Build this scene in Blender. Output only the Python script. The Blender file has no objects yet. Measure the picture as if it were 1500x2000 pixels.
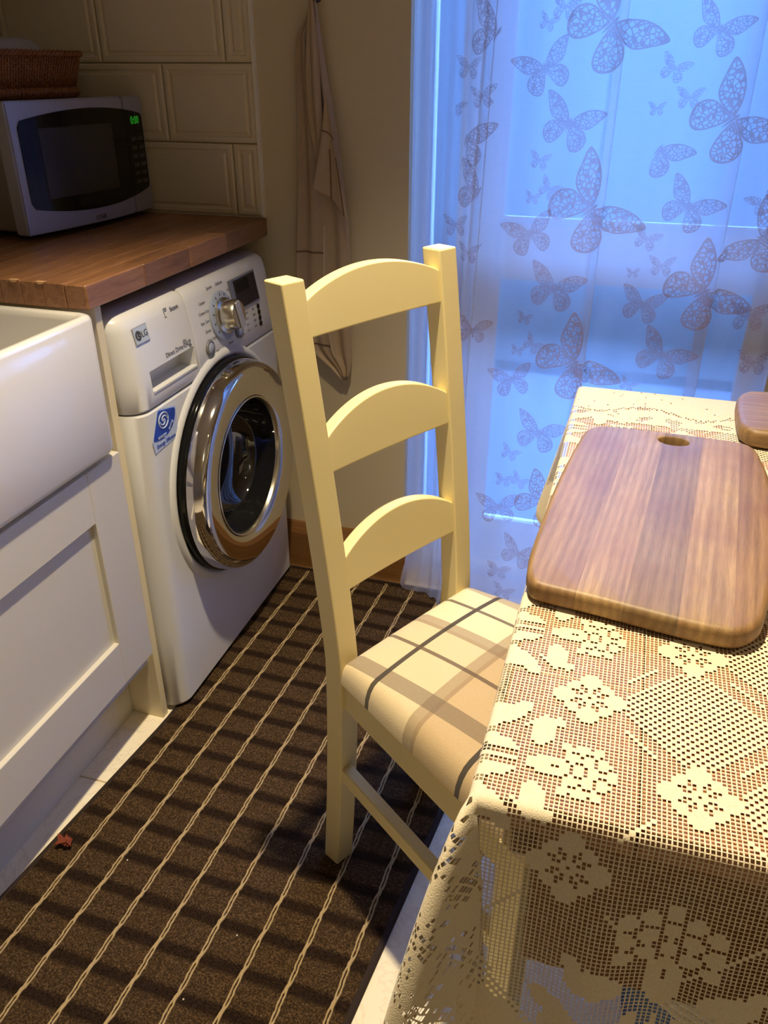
import bpy, bmesh, math, random
import numpy as np
from mathutils import Vector, Matrix
random.seed(7)
S = bpy.context.scene
COL = S.collection
PI = math.pi

# ---------------------------------------------------------------- camera
F_PX = 1580.38
CAM = Vector((0.8107, -1.7667, 1.2111))
YAW, PITCH, ROLL = -0.2935, -0.5016, 0.0018
fwd = Vector((math.sin(YAW) * math.cos(PITCH), math.cos(YAW) * math.cos(PITCH), math.sin(PITCH)))
rt = Vector((math.cos(YAW), -math.sin(YAW), 0))
up = rt.cross(fwd)
r2 = rt * math.cos(ROLL) + up * math.sin(ROLL)
u2 = -rt * math.sin(ROLL) + up * math.cos(ROLL)
cam_d = bpy.data.cameras.new('camera')
cam_d.sensor_fit = 'HORIZONTAL'
cam_d.sensor_width = 36.0
cam_d.lens = F_PX / 1500 * 36.0
cam_d.clip_start = 0.02
cam_o = bpy.data.objects.new('camera', cam_d)
COL.objects.link(cam_o)
m3 = Matrix((r2, u2, -fwd)).transposed()
cam_o.matrix_world = Matrix.Translation(CAM) @ m3.to_4x4()
S.camera = cam_o

# ---------------------------------------------------------------- world, lamps, exposure
W = bpy.data.worlds.new('dusk_sky')
S.world = W
W.use_nodes = True
wn = W.node_tree
wn.nodes['Background'].inputs[0].default_value = (0.150, 0.350, 1.0, 1)
wn.nodes['Background'].inputs[1].default_value = 20.0
WARM = (1.0, 0.82, 0.54)


def spot(name, loc, target, power, angle, blend=0.6, radius=0.035, color=WARM):
    d = bpy.data.lights.new(name, 'SPOT')
    d.energy = power
    d.color = color
    d.spot_size = math.radians(angle)
    d.spot_blend = blend
    d.shadow_soft_size = radius
    o = bpy.data.objects.new(name, d)
    COL.objects.link(o)
    o.location = loc
    o.rotation_euler = (Vector(target) - Vector(loc)).to_track_quat('-Z', 'Y').to_euler()
    return o


spot('ceiling_spotlight', (0.54, -0.87, 2.36), (0.68, -1.0, 0), 232, 78, 1.0)
spot('ceiling_spotlight', (1.55, -1.75, 2.36), (1.4, -1.55, 0), 10, 96, 1.0)
pl = bpy.data.lights.new('added_fill_light', 'POINT')  # added fill light behind the camera, brightens the shaded sides
pl.energy = 4.2
pl.color = (1.0, 0.90, 0.74)
pl.shadow_soft_size = 0.22
plo = bpy.data.objects.new('added_fill_light', pl)
COL.objects.link(plo)
plo.location = (1.75, -3.1, 2.05)
S.view_settings.view_transform = 'Standard'
S.view_settings.look = 'None'
S.view_settings.gamma = 1
S.view_settings.use_curve_mapping = False
S.view_settings.exposure = 0.0
cy = S.cycles
cy.max_bounces = 7
cy.diffuse_bounces = 4
cy.glossy_bounces = 3
cy.transmission_bounces = 6
cy.transparent_max_bounces = 16
cy.sample_clamp_indirect = 4.0
cy.caustics_reflective = False
cy.caustics_refractive = False
cy.use_denoising = True

# ---------------------------------------------------------------- materials
MATS = {}


def lin(r, g, b):
    f = lambda c: (c / 255 / 12.92) if c / 255 <= 0.04045 else ((c / 255 + 0.055) / 1.055) ** 2.4
    return (f(r), f(g), f(b), 1)


class NT:
    """small helper for building node trees"""
    def __init__(self, name):
        self.m = bpy.data.materials.new(name)
        self.m.use_nodes = True
        self.t = self.m.node_tree
        self.b = self.t.nodes['Principled BSDF']
        self.out = self.t.nodes['Material Output']

    def n(self, typ, **kw):
        nd = self.t.nodes.new(typ)
        for k, v in kw.items():
            if k.startswith('i_'):
                key = k[2:]
                key = int(key) if key.isdigit() else key
                nd.inputs[key].default_value = v
            else:
                setattr(nd, k, v)
        return nd

    def l(self, a, b):
        self.t.links.new(a, b)

    def math(self, op, a, b=None, c=None):
        nd = self.t.nodes.new('ShaderNodeMath')
        nd.operation = op
        for i, v in enumerate((a, b, c)):
            if v is None:
                continue
            if isinstance(v, (int, float)):
                nd.inputs[i].default_value = v
            else:
                self.l(v, nd.inputs[i])
        return nd.outputs[0]

    def mix(self, fac, a, b):
        nd = self.t.nodes.new('ShaderNodeMix')
        nd.data_type = 'RGBA'
        for i, v in ((0, fac), (6, a), (7, b)):
            if isinstance(v, (int, float, tuple)):
                nd.inputs[i].default_value = v
            else:
                self.l(v, nd.inputs[i])
        return nd.outputs[2]

    def ramp(self, fac, stops):
        nd = self.t.nodes.new('ShaderNodeValToRGB')
        el = nd.color_ramp.elements
        while len(el) < len(stops):
            el.new(0.5)
        for e, (p, c) in zip(el, stops):
            e.position = p
            e.color = c
        self.l(fac, nd.inputs[0])
        return nd.outputs[0]

    def bump(self, h, strength=0.3, dist=0.002):
        nd = self.t.nodes.new('ShaderNodeBump')
        nd.inputs['Strength'].default_value = strength
        nd.inputs['Distance'].default_value = dist
        self.l(h, nd.inputs['Height'])
        self.l(nd.outputs[0], self.b.inputs['Normal'])

    def coord(self, kind='Object', scale=(1, 1, 1), rand=False, rot=(0, 0, 0)):
        tc = self.t.nodes.new('ShaderNodeTexCoord')
        mp = self.t.nodes.new('ShaderNodeMapping')
        mp.inputs['Scale'].default_value = scale
        mp.inputs['Rotation'].default_value = rot
        self.l(tc.outputs[kind], mp.inputs['Vector'])
        if rand:
            oi = self.t.nodes.new('ShaderNodeObjectInfo')
            mul = self.math('MULTIPLY', oi.outputs['Random'], 37.0)
            cb = self.t.nodes.new('ShaderNodeCombineXYZ')
            for i in range(3):
                self.l(mul, cb.inputs[i])
            self.l(cb.outputs[0], mp.inputs['Location'])
        return mp.outputs[0]

    def noise(self, vec, scale=5, detail=4, rough=0.55, dist=0.0):
        nd = self.t.nodes.new('ShaderNodeTexNoise')
        nd.inputs['Scale'].default_value = scale
        nd.inputs['Detail'].default_value = detail
        nd.inputs['Roughness'].default_value = rough
        nd.inputs['Distortion'].default_value = dist
        self.l(vec, nd.inputs['Vector'])
        return nd.outputs['Fac']


def plain(name, col, rough=0.5, metal=0.0, var=0.06, nscale=12, bump=0.0, spec=0.5, coat=0.0, bscale=None):
    t = NT(name)
    v = t.coord('Object')
    f = t.noise(v, nscale, 4)
    d = tuple(max(0, c * (1 - var)) for c in col[:3]) + (1,)
    h = tuple(min(1, c * (1 + var)) for c in col[:3]) + (1,)
    t.l(t.mix(f, d, h), t.b.inputs['Base Color'])
    t.b.inputs['Roughness'].default_value = rough
    t.b.inputs['Metallic'].default_value = metal
    t.b.inputs['Specular IOR Level'].default_value = spec
    t.b.inputs['Coat Weight'].default_value = coat
    if bump:
        t.bump(t.noise(v, bscale or nscale * 8, 3), bump, 0.001)
    return t.m


def wood(name, dark, light, grain=(1, 1, 12), scale=9, rough=0.45, rand=True, var=0.25, fine=60, bumps=0.15, coat=0.0):
    t = NT(name)
    v = t.coord('Object', grain, rand)
    f1 = t.noise(v, scale, 6, 0.6, 1.2)
    v2 = t.coord('Object', tuple(g * 1.0 for g in grain), rand)
    f2 = t.noise(v2, fine, 3, 0.6)
    f = t.math('ADD', t.math('MULTIPLY', f1, 0.7), t.math('MULTIPLY', f2, 0.3))
    c = t.ramp(f, [(0.3, dark), (0.7, light)])
    if rand:
        oi = t.n('ShaderNodeObjectInfo')
        hsv = t.n('ShaderNodeHueSaturation')
        t.l(t.math('ADD', t.math('MULTIPLY', oi.outputs['Random'], 2 * var), 1 - var), hsv.inputs['Value'])
        t.l(c, hsv.inputs['Color'])
        c = hsv.outputs[0]
    t.l(c, t.b.inputs['Base Color'])
    t.b.inputs['Roughness'].default_value = rough
    t.b.inputs['Coat Weight'].default_value = coat
    t.bump(f, bumps, 0.001)
    return t.m


M = {}
M['plaster'] = plain('beige_wall_paint', lin(208, 192, 156), 0.9, var=0.03, nscale=6, bump=0.08, bscale=160)
M['ceiling'] = plain('white_ceiling_paint', lin(225, 215, 195), 0.95, var=0.02)
M['tile'] = plain('cream_glazed_tile', lin(222, 208, 180), 0.28, var=0.02, nscale=4)
M['grout'] = plain('cream_grout', lin(205, 188, 155), 0.9, var=0.05)
M['trim_white'] = plain('white_plastic_trim', lin(235, 230, 220), 0.35, var=0.02)
M['cabinet'] = plain('off_white_cabinet_paint', lin(212, 207, 196), 0.45, var=0.02, nscale=3)
M['panel_cream'] = plain('cream_end_panel_paint', lin(232, 218, 180), 0.45, var=0.02, nscale=3)
M['ceramic'] = plain('white_sink_ceramic', lin(232, 230, 228), 0.14, var=0.015, nscale=3, coat=0.3)
M['appliance'] = plain('white_appliance_enamel', lin(225, 226, 228), 0.3, var=0.015, nscale=3)
M['appliance_grey'] = plain('grey_plastic', lin(120, 122, 130), 0.4, var=0.04)
M['print_grey'] = plain('dark_grey_print', lin(70, 70, 82), 0.6, var=0.03)
M['print_pale'] = plain('mid_grey_print', lin(128, 128, 140), 0.6, var=0.03)
M['chrome'] = plain('polished_chrome', (0.72, 0.71, 0.70, 1), 0.06, metal=1.0, var=0.02)
M['brass_chrome'] = plain('satin_chrome', (0.70, 0.66, 0.55, 1), 0.26, metal=1.0, var=0.03)
M['black_gloss'] = plain('black_gloss_plastic', (0.008, 0.008, 0.009, 1), 0.10, var=0.05, spec=0.28)
M['black_matt'] = plain('black_rubber', (0.018, 0.018, 0.02, 1), 0.55, var=0.1)
M['bowl'] = plain('dark_door_glass', (0.012, 0.012, 0.014, 1), 0.03, var=0.05, spec=0.8, coat=0.6)
M['display'] = plain('dark_display', (0.02, 0.02, 0.026, 1), 0.15, var=0.05)
M['sticker_blue'] = plain('blue_sticker', lin(20, 62, 165), 0.35, var=0.03)
M['sticker_white'] = plain('pale_sticker', lin(190, 205, 235), 0.4, var=0.02)
M['silver'] = plain('silver_paint', lin(170, 170, 180), 0.35, metal=0.35, var=0.03)
M['mw_side'] = plain('silver_case_paint', lin(128, 120, 116), 0.45, metal=0.2, var=0.03)
M['chair_paint'] = plain('cream_chair_paint', lin(228, 213, 158), 0.42, var=0.02, nscale=4)
M['white_upvc'] = plain('white_door_frame', lin(235, 236, 240), 0.3, var=0.01)
M['lace'] = None
M['oak_top'] = wood('oak_tabletop', lin(140, 92, 52), lin(186, 132, 84), (14, 1.2, 6), 5, 0.4, var=0.10)
M['oak_dark'] = wood('oak_apron', lin(120, 76, 38), lin(160, 106, 58), (1.2, 8, 14), 5, 0.45, var=0.08)
M['pine'] = wood('pine_skirting', lin(112, 74, 36), lin(148, 104, 56), (1.0, 9, 14), 5, 0.4, var=0.0, rand=False)
M['beech'] = wood('beech_worktop', lin(116, 78, 50), lin(170, 122, 84), (14, 1.4, 14), 6, 0.38, var=0.22)
M['wicker'] = wood('brown_wicker', lin(96, 52, 24), lin(150, 90, 46), (6, 6, 6), 12, 0.5, var=0.15)


def make_board_mat():
    t = NT('chopping_board_wood')
    v = t.coord('Object', (22, 1.6, 22), True)
    f1 = t.noise(v, 2.0, 5, 0.6, 0.8)
    # growth rings: warped bands along the grain
    wv = t.n('ShaderNodeTexWave')
    wv.wave_type = 'BANDS'
    wv.bands_direction = 'X'
    wv.inputs['Scale'].default_value = 34
    wv.inputs['Distortion'].default_value = 9.0
    wv.inputs['Detail'].default_value = 3
    wv.inputs['Detail Scale'].default_value = 0.5
    t.l(t.coord('Object', (1.0, 0.10, 1.0), True), wv.inputs['Vector'])
    fl = t.noise(t.coord('Object', (150, 7, 150), True), 5, 3, 0.6)
    f = t.math('ADD', t.math('ADD', t.math('MULTIPLY', f1, 0.5), t.math('MULTIPLY', wv.outputs['Fac'], 0.10)), t.math('MULTIPLY', fl, 0.30))
    c = t.ramp(f, [(0.32, lin(124, 99, 66)), (0.5, lin(156, 128, 88)), (0.68, lin(184, 155, 110))])
    st = t.noise(t.coord('Object', (1, 1, 1), True), 10, 3, 0.55)
    q = t.ramp(st, [(0.46, (0, 0, 0, 1)), (0.70, (1, 1, 1, 1))])
    c = t.mix(t.math('MULTIPLY', q, 0.5), c, lin(128, 93, 66))
    oi = t.n('ShaderNodeObjectInfo')
    mx = t.n('ShaderNodeMix', data_type='RGBA', blend_type='MULTIPLY')
    mx.inputs[0].default_value = 1.0
    t.l(c, mx.inputs[6])
    t.l(oi.outputs['Color'], mx.inputs[7])
    t.l(mx.outputs[2], t.b.inputs['Base Color'])
    t.b.inputs['Roughness'].default_value = 0.5
    t.bump(fl, 0.15, 0.0008)
    return t.m


M['board'] = make_board_mat()


def make_lace():
    t = NT('ivory_lace_yarn')
    v = t.coord('Object', (1, 1, 1))
    f = t.noise(v, 900, 2, 0.6)
    t.l(t.mix(f, lin(196, 181, 150), lin(242, 229, 200)), t.b.inputs['Base Color'])
    t.b.inputs['Roughness'].default_value = 0.8
    t.b.inputs['Sheen Weight'].default_value = 0.2
    t.bump(f, 0.5, 0.001)
    return t.m


M['lace'] = make_lace()


def make_floor_tile():
    t = NT('cream_marble_floor_tile')
    v = t.coord('Object', (1, 1, 1), True)
    f = t.noise(v, 7, 6, 0.6, 2.0)
    base = t.mix(f, lin(244, 232, 204), lin(252, 244, 224))
    w = t.noise(v, 5, 5, 0.6, 3.0)
    vein = t.math('SUBTRACT', 1.0, t.math('MULTIPLY', t.math('ABSOLUTE', t.math('SUBTRACT', w, 0.5)), 34))
    vein = t.math('MAXIMUM', vein, 0.0)
    t.l(t.mix(t.math('MULTIPLY', vein, 0.22), base, lin(186, 162, 130)), t.b.inputs['Base Color'])
    t.b.inputs['Roughness'].default_value = 0.25
    return t.m


M['floor_tile'] = make_floor_tile()


def make_rug_mat():
    t = NT('brown_check_rug_pile')
    tc = t.n('ShaderNodeTexCoord')
    sep = t.n('ShaderNodeSeparateXYZ')
    t.l(tc.outputs['Object'], sep.inputs[0])
    x, y = sep.outputs[0], sep.outputs[1]
    n = t.noise(t.coord('Object'), 360, 4, 0.75)
    n2 = t.noise(t.coord('Object', (1, 6, 1)), 40, 3, 0.6)
    # dark cross bands every 63.5 mm, ragged edges
    yy = t.math('SUBTRACT', y, t.math('MULTIPLY', x, 0.08))
    yy = t.math('ADD', yy, t.math('MULTIPLY', t.math('SUBTRACT', n, 0.5), 0.006))
    ph = t.math('FRACT', t.math('DIVIDE', t.math('ADD', yy, 10 * 0.0635 + 1.1765), 0.0635))
    d = t.math('ABSOLUTE', t.math('SUBTRACT', ph, 0.5))
    soft = t.ramp(d, [(0.28, (0, 0, 0, 1)), (0.40, (1, 1, 1, 1))])
    pile = t.ramp(n, [(0.36, lin(34, 25, 17)), (0.5, lin(74, 57, 39)), (0.64, lin(136, 108, 76))])
    pile = t.mix(t.math('MULTIPLY', n2, 0.5), pile, lin(70, 52, 34))
    dk = t.ramp(n, [(0.36, lin(20, 14, 10)), (0.64, lin(64, 46, 34))])
    t.l(t.mix(soft, pile, dk), t.b.inputs['Base Color'])
    t.b.inputs['Roughness'].default_value = 0.95
    t.b.inputs['Specular IOR Level'].default_value = 0.1
    t.bump(n, 1.0, 0.004)
    return t.m


M['rug'] = make_rug_mat()
M['rug_edge'] = plain('dark_brown_rug_binding', lin(42, 28, 20), 0.9, var=0.2, nscale=120, bump=0.5)
M['cord'] = plain('tan_rug_cord', lin(172, 150, 110), 0.9, var=0.35, nscale=330, bump=0.6, bscale=700)


def make_tartan():
    t = NT('beige_check_seat_fabric')
    uv = t.n('ShaderNodeUVMap', uv_map='cloth')
    sep = t.n('ShaderNodeSeparateXYZ')
    t.l(uv.outputs[0], sep.inputs[0])
    u, v = sep.outputs[0], sep.outputs[1]
    w = t.noise(t.coord('Object', (1, 1, 1)), 700, 2, 0.7)

    def band(c, p0, p1):
        a = t.math('GREATER_THAN', c, p0)
        b = t.math('LESS_THAN', c, p1)
        return t.math('MULTIPLY', a, b)
    col = t.mix(w, lin(212, 196, 158), lin(240, 228, 196))
    tan = t.mix(w, lin(160, 132, 92), lin(190, 160, 118))
    grey = t.mix(w, lin(150, 138, 114), lin(176, 162, 136))
    cols = {'tan': tan, 'grey': grey}
    # u runs from the back to the front of the seat, v across it (metres)
    for c, p0, p1, k, fac in TARTAN:
        col = t.mix(t.math('MULTIPLY', band(u if c == 'u' else v, p0, p1), fac), col, cols.get(k) or t.mix(w, lin(*k), lin(*(min(255, q + 26) for q in k))))
    t.l(col, t.b.inputs['Base Color'])
    t.b.inputs['Roughness'].default_value = 0.92
    t.b.inputs['Sheen Weight'].default_value = 0.15
    t.bump(w, 0.4, 0.001)
    return t.m


TARTAN = [
    ('u', 0.158, 0.60, 'tan', 0.62), ('v', -0.2, 0.15, 'tan', 0.36),
    ('u', 0.142, 0.165, (124, 102, 74), 0.62), ('v', 0.000, 0.026, (92, 78, 62), 0.66),
    ('v', 0.142, 0.166, (112, 92, 70), 0.62), ('v', 0.268, 0.296, (124, 106, 84), 0.55),
    ('u', 0.058, 0.066, (44, 36, 30), 0.95), ('u', 0.246, 0.254, (40, 36, 34), 0.95),
    ('v', 0.086, 0.093, (78, 60, 46), 0.85), ('v', 0.218, 0.225, (70, 56, 44), 0.85),
]
M['tartan'] = make_tartan()


def make_voile():
    t = NT('white_voile')
    for nd in list(t.t.nodes):
        if nd.type == 'BSDF_PRINCIPLED':
            t.t.nodes.remove(nd)
    tr = t.n('ShaderNodeBsdfTransparent')
    tr.inputs[0].default_value = (0.98, 0.98, 0.98, 1)
    tl = t.n('ShaderNodeBsdfTranslucent')
    df = t.n('ShaderNodeBsdfDiffuse')
    n = t.noise(t.coord('Object', (60, 60, 700)), 1.0, 3, 0.6)
    colr = t.mix(n, (0.80, 0.80, 0.82, 1), (0.93, 0.93, 0.95, 1))
    t.l(colr, tl.inputs[0])
    t.l(colr, df.inputs[0])
    m1 = t.n('ShaderNodeMixShader')
    m1.inputs[0].default_value = 0.10
    t.l(tl.outputs[0], m1.inputs[1])
    t.l(df.outputs[0], m1.inputs[2])
    m2 = t.n('ShaderNodeMixShader')
    # seen edge on, a sheer weave looks closer
    lw = t.n('ShaderNodeLayerWeight')
    lw.inputs[0].default_value = 0.35
    t.l(t.math('ADD', t.math('MULTIPLY', lw.outputs['Facing'], 0.36), 0.48), m2.inputs[0])
    t.l(tr.outputs[0], m2.inputs[1])
    t.l(m1.outputs[0], m2.inputs[2])
    t.l(m2.outputs[0], t.out.inputs[0])
    return t.m


M['voile'] = make_voile()
M['voile_hem'] = plain('voile_hem', lin(200, 200, 210), 0.9, var=0.03)


def make_print(name, k, op):
    """flock print: outline and a net of veins, thin between them"""
    t = NT(name)
    for nd in list(t.t.nodes):
        if nd.type == 'BSDF_PRINCIPLED':
            t.t.nodes.remove(nd)
    uv = t.n('ShaderNodeUVMap', uv_map='wing')
    edge = t.n('ShaderNodeAttribute', attribute_name='rim').outputs['Fac']
    vo = t.n('ShaderNodeTexVoronoi')
    vo.feature = 'DISTANCE_TO_EDGE'
    vo.inputs['Scale'].default_value = k
    mp = t.n('ShaderNodeMapping')
    mp.inputs['Scale'].default_value = (1, 1, 1)
    t.l(uv.outputs[0], mp.inputs[0])
    t.l(mp.outputs[0], vo.inputs['Vector'])
    vein = t.math('LESS_THAN', vo.outputs['Distance'], 0.11)
    rim = t.math('GREATER_THAN', edge, 0.88)
    ink = t.math('MAXIMUM', vein, rim)
    alpha = t.math('ADD', t.math('MULTIPLY', ink, op), 0.10)
    tr = t.n('ShaderNodeBsdfTransparent')
    df = t.n('ShaderNodeBsdfDiffuse')
    df.inputs[0].default_value = lin(182, 136, 108)
    tl = t.n('ShaderNodeBsdfTranslucent')
    tl.inputs[0].default_value = lin(190, 136, 112)
    m1 = t.n('ShaderNodeMixShader')
    m1.inputs[0].default_value = 0.5
    t.l(df.outputs[0], m1.inputs[1])
    t.l(tl.outputs[0], m1.inputs[2])
    m2 = t.n('ShaderNodeMixShader')
    t.l(alpha, m2.inputs[0])
    t.l(tr.outputs[0], m2.inputs[1])
    t.l(m1.outputs[0], m2.inputs[2])
    t.l(m2.outputs[0], t.out.inputs[0])
    return t.m


M['print_large'] = make_print('butterfly_print_large', 10.0, 0.46)
M['print_medium'] = make_print('butterfly_print_medium', 8.0, 0.42)
M['print_small'] = make_print('butterfly_print_small', 4.0, 0.36)


def make_glass():
    t = NT('clear_window_glass')
    for nd in list(t.t.nodes):
        if nd.type == 'BSDF_PRINCIPLED':
            t.t.nodes.remove(nd)
    tr = t.n('ShaderNodeBsdfTransparent')
    tr.inputs[0].default_value = (0.93, 0.95, 0.96, 1)
    gl = t.n('ShaderNodeBsdfGlossy')
    gl.inputs['Roughness'].default_value = 0.01
    fr = t.n('ShaderNodeFresnel')
    fr.inputs[0].default_value = 1.45
    m = t.n('ShaderNodeMixShader')
    t.l(fr.outputs[0], m.inputs[0])
    t.l(tr.outputs[0], m.inputs[1])
    t.l(gl.outputs[0], m.inputs[2])
    t.l(m.outputs[0], t.out.inputs[0])
    return t.m


M['glass'] = make_glass()


def make_emit(name, col, s):
    t = NT(name)
    t.b.inputs['Base Color'].default_value = (0.01, 0.02, 0.01, 1)
    t.b.inputs['Emission Color'].default_value = col
    t.b.inputs['Emission Strength'].default_value = s
    return t.m


M['led'] = make_emit('green_led_digits', (0.06, 0.9, 0.05, 1), 0.16)
M['linen'] = plain('greige_linen', lin(176, 154, 128), 0.95, var=0.06, nscale=60, bump=0.3, bscale=500)
M['linen_dark'] = plain('brown_linen_stripe', lin(112, 90, 72), 0.95, var=0.1, nscale=60)
M['linen_light'] = plain('pale_linen_selvedge', lin(196, 178, 150), 0.95, var=0.06)
M['paper'] = plain('white_paper_towel', lin(190, 190, 185), 0.9, var=0.05)
M['bag_blue'] = plain('blue_bag_cloth', lin(70, 105, 170), 0.8, var=0.1)
M['bag_white'] = plain('pale_bag_trim', lin(215, 212, 205), 0.8, var=0.05)
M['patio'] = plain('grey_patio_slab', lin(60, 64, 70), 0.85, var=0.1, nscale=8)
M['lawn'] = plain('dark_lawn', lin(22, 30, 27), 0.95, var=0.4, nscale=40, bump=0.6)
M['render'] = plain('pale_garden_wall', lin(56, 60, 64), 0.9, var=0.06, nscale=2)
M['leaf'] = plain('russet_dry_leaf', lin(120, 52, 24), 0.7, var=0.4, nscale=120)
M['crumb'] = plain('pale_crumb', lin(225, 215, 200), 0.8, var=0.05)


# ---------------------------------------------------------------- mesh helpers
def link(name, me, mat=None, parent=None, smooth=False):
    o = bpy.data.objects.new(name, me)
    COL.objects.link(o)
    if mat is not None:
        me.materials.clear()
        me.materials.append(mat)
    if smooth:
        me.polygons.foreach_set('use_smooth', [True] * len(me.polygons))
    if parent is not None:
        o.parent = parent
    return o


def fin(name, bm, mat, parent=None, smooth=False):
    me = bpy.data.meshes.new(name)
    bmesh.ops.recalc_face_normals(bm, faces=bm.faces)
    bm.to_mesh(me)
    bm.free()
    return link(name, me, mat, parent, smooth)


def tag(o, label=None, cat=None, group=None, kind=None):
    if label: o['label'] = label
    if cat: o['category'] = cat
    if group: o['group'] = group
    if kind: o['kind'] = kind
    return o


def thing(name, label, cat, loc=(0, 0, 0), rz=0.0, group=None):
    o = bpy.data.objects.new(name, None)
    COL.objects.link(o)
    o.location = loc
    o.rotation_euler = (0, 0, rz)
    o.empty_display_size = 0.05
    return tag(o, label, cat, group)


def box(bm, x0, x1, y0, y1, z0, z1, bev=0.0, seg=2):
    b = bmesh.new()
    bmesh.ops.create_cube(b, size=1)
    for v in b.verts:
        v.co = Vector(((x0 + x1) / 2 + v.co.x * (x1 - x0), (y0 + y1) / 2 + v.co.y * (y1 - y0), (z0 + z1) / 2 + v.co.z * (z1 - z0)))
    if bev:
        bmesh.ops.bevel(b, geom=b.edges[:], offset=bev, segments=seg, affect='EDGES', profile=0.5)
    merge(bm, b)


def merge(bm, b, mat=None):
    me = bpy.data.meshes.new('tmp')
    b.to_mesh(me)
    b.free()
    if mat is not None:
        me.transform(mat)
    bm.from_mesh(me)
    bpy.data.meshes.remove(me)


def boxo(name, ext, mat, parent=None, bev=0.0, seg=2, smooth=False):
    bm = bmesh.new()
    box(bm, *ext, bev=bev, seg=seg)
    return fin(name, bm, mat, parent, smooth)


def prism(bm, pts, axis, a0, a1, bev=0.0, seg=2):
    """extrude a 2-D outline along an axis ('x': pts are (y,z); 'y': (x,z); 'z': (x,y))"""
    b = bmesh.new()

    def put(p, a):
        return {'x': (a, p[0], p[1]), 'y': (p[0], a, p[1]), 'z': (p[0], p[1], a)}[axis]
    v0 = [b.verts.new(put(p, a0)) for p in pts]
    v1 = [b.verts.new(put(p, a1)) for p in pts]
    n = len(pts)
    b.faces.new(v0)
    b.faces.new(v1[::-1])
    for i in range(n):
        b.faces.new((v0[i], v0[(i + 1) % n], v1[(i + 1) % n], v1[i]))
    bmesh.ops.recalc_face_normals(b, faces=b.faces)
    if bev:
        bmesh.ops.bevel(b, geom=b.edges[:], offset=bev, segments=seg, affect='EDGES', profile=0.5)
    merge(bm, b)


def lathe(bm, prof, n=64, frm=None):
    """revolve (radius, height) pairs round +z, then place with the 4x4 frm"""
    b = bmesh.new()
    rings = []
    for r, h in prof:
        if r < 1e-6:
            rings.append([b.verts.new((0, 0, h))])
        else:
            rings.append([b.verts.new((r * math.cos(2 * PI * i / n), r * math.sin(2 * PI * i / n), h)) for i in range(n)])
    for A, B in zip(rings, rings[1:]):
        for i in range(n):
            j = (i + 1) % n
            if len(A) == 1 and len(B) == 1:
                continue
            if len(A) == 1:
                b.faces.new((A[0], B[i], B[j]))
            elif len(B) == 1:
                b.faces.new((A[i], A[j], B[0]))
            else:
                b.faces.new((A[i], A[j], B[j], B[i]))
    merge(bm, b, frm)


FX = Matrix(((0, 0, 1, 0), (1, 0, 0, 0), (0, 1, 0, 0), (0, 0, 0, 1)))   # local x->y, y->z, z->x : faces +x


def at_x(x, y, z):
    return Matrix.Translation((x, y, z)) @ FX


def tube(bm, pts, r, n=8, taper=None, closed=False):
    b = bmesh.new()
    P = [Vector(p) for p in pts]
    rings = []
    for i, p in enumerate(P):
        if closed:
            d = (P[(i + 1) % len(P)] - P[i - 1])
        else:
            d = (P[min(i + 1, len(P) - 1)] - P[max(i - 1, 0)])
        d.normalize()
        a = Vector((0, 0, 1)) if abs(d.z) < 0.9 else Vector((1, 0, 0))
        s = d.cross(a).normalized()
        t = s.cross(d)
        rr = r if taper is None else r * taper(i / max(1, len(P) - 1))
        rings.append([b.verts.new(p + (s * math.cos(2 * PI * k / n) + t * math.sin(2 * PI * k / n)) * rr) for k in range(n)])
    m = len(rings)
    for i in range(m if closed else m - 1):
        A, B = rings[i], rings[(i + 1) % m]
        for k in range(n):
            b.faces.new((A[k], A[(k + 1) % n], B[(k + 1) % n], B[k]))
    if not closed:
        b.faces.new(rings[0])
        b.faces.new(rings[-1][::-1])
    merge(bm, b)


def spline(pts, n):
    """Catmull-Rom through the points"""
    P = [np.array(p, float) for p in pts]
    P = [2 * P[0] - P[1]] + P + [2 * P[-1] - P[-2]]
    out = []
    k = len(P) - 3
    for i in range(n):
        s = i / (n - 1) * k
        j = min(int(s), k - 1)
        t = s - j
        a, b, c, d = P[j:j + 4]
        out.append(0.5 * (2 * b + (c - a) * t + (2 * a - 5 * b + 4 * c - d) * t * t + (3 * b - a - 3 * c + d) * t ** 3))
    return out


def grid_mesh(name, V, mat, parent=None, smooth=True, solid=0.0):
    """V: array rows x cols x 3"""
    V = np.asarray(V)
    r, c, _ = V.shape
    idx = np.arange(r * c).reshape(r, c)
    F = np.stack([idx[:-1, :-1], idx[:-1, 1:], idx[1:, 1:], idx[1:, :-1]], -1).reshape(-1, 4)
    me = bpy.data.meshes.new(name)
    me.from_pydata(V.reshape(-1, 3).tolist(), [], F.tolist())
    o = link(name, me, mat, parent, smooth)
    if solid:
        md = o.modifiers.new('thickness', 'SOLIDIFY')
        md.thickness = solid
        md.offset = 0
    return o


def lettering(name, txt, size, frm, mat, parent, depth=0.0004, sx=1.0):
    cu = bpy.data.curves.new('lettering', 'FONT')
    cu.body = txt
    cu.size = size
    cu.extrude = depth
    cu.align_x = 'CENTER'
    cu.align_y = 'CENTER'
    cu.resolution_u = 3
    o = bpy.data.objects.new('lettering', cu)
    me = bpy.data.meshes.new_from_object(o)
    bpy.data.objects.remove(o)
    bpy.data.curves.remove(cu)
    me.transform(frm @ Matrix.Diagonal((sx, 1, 1, 1)))
    return link(name, me, mat, parent)


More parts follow.
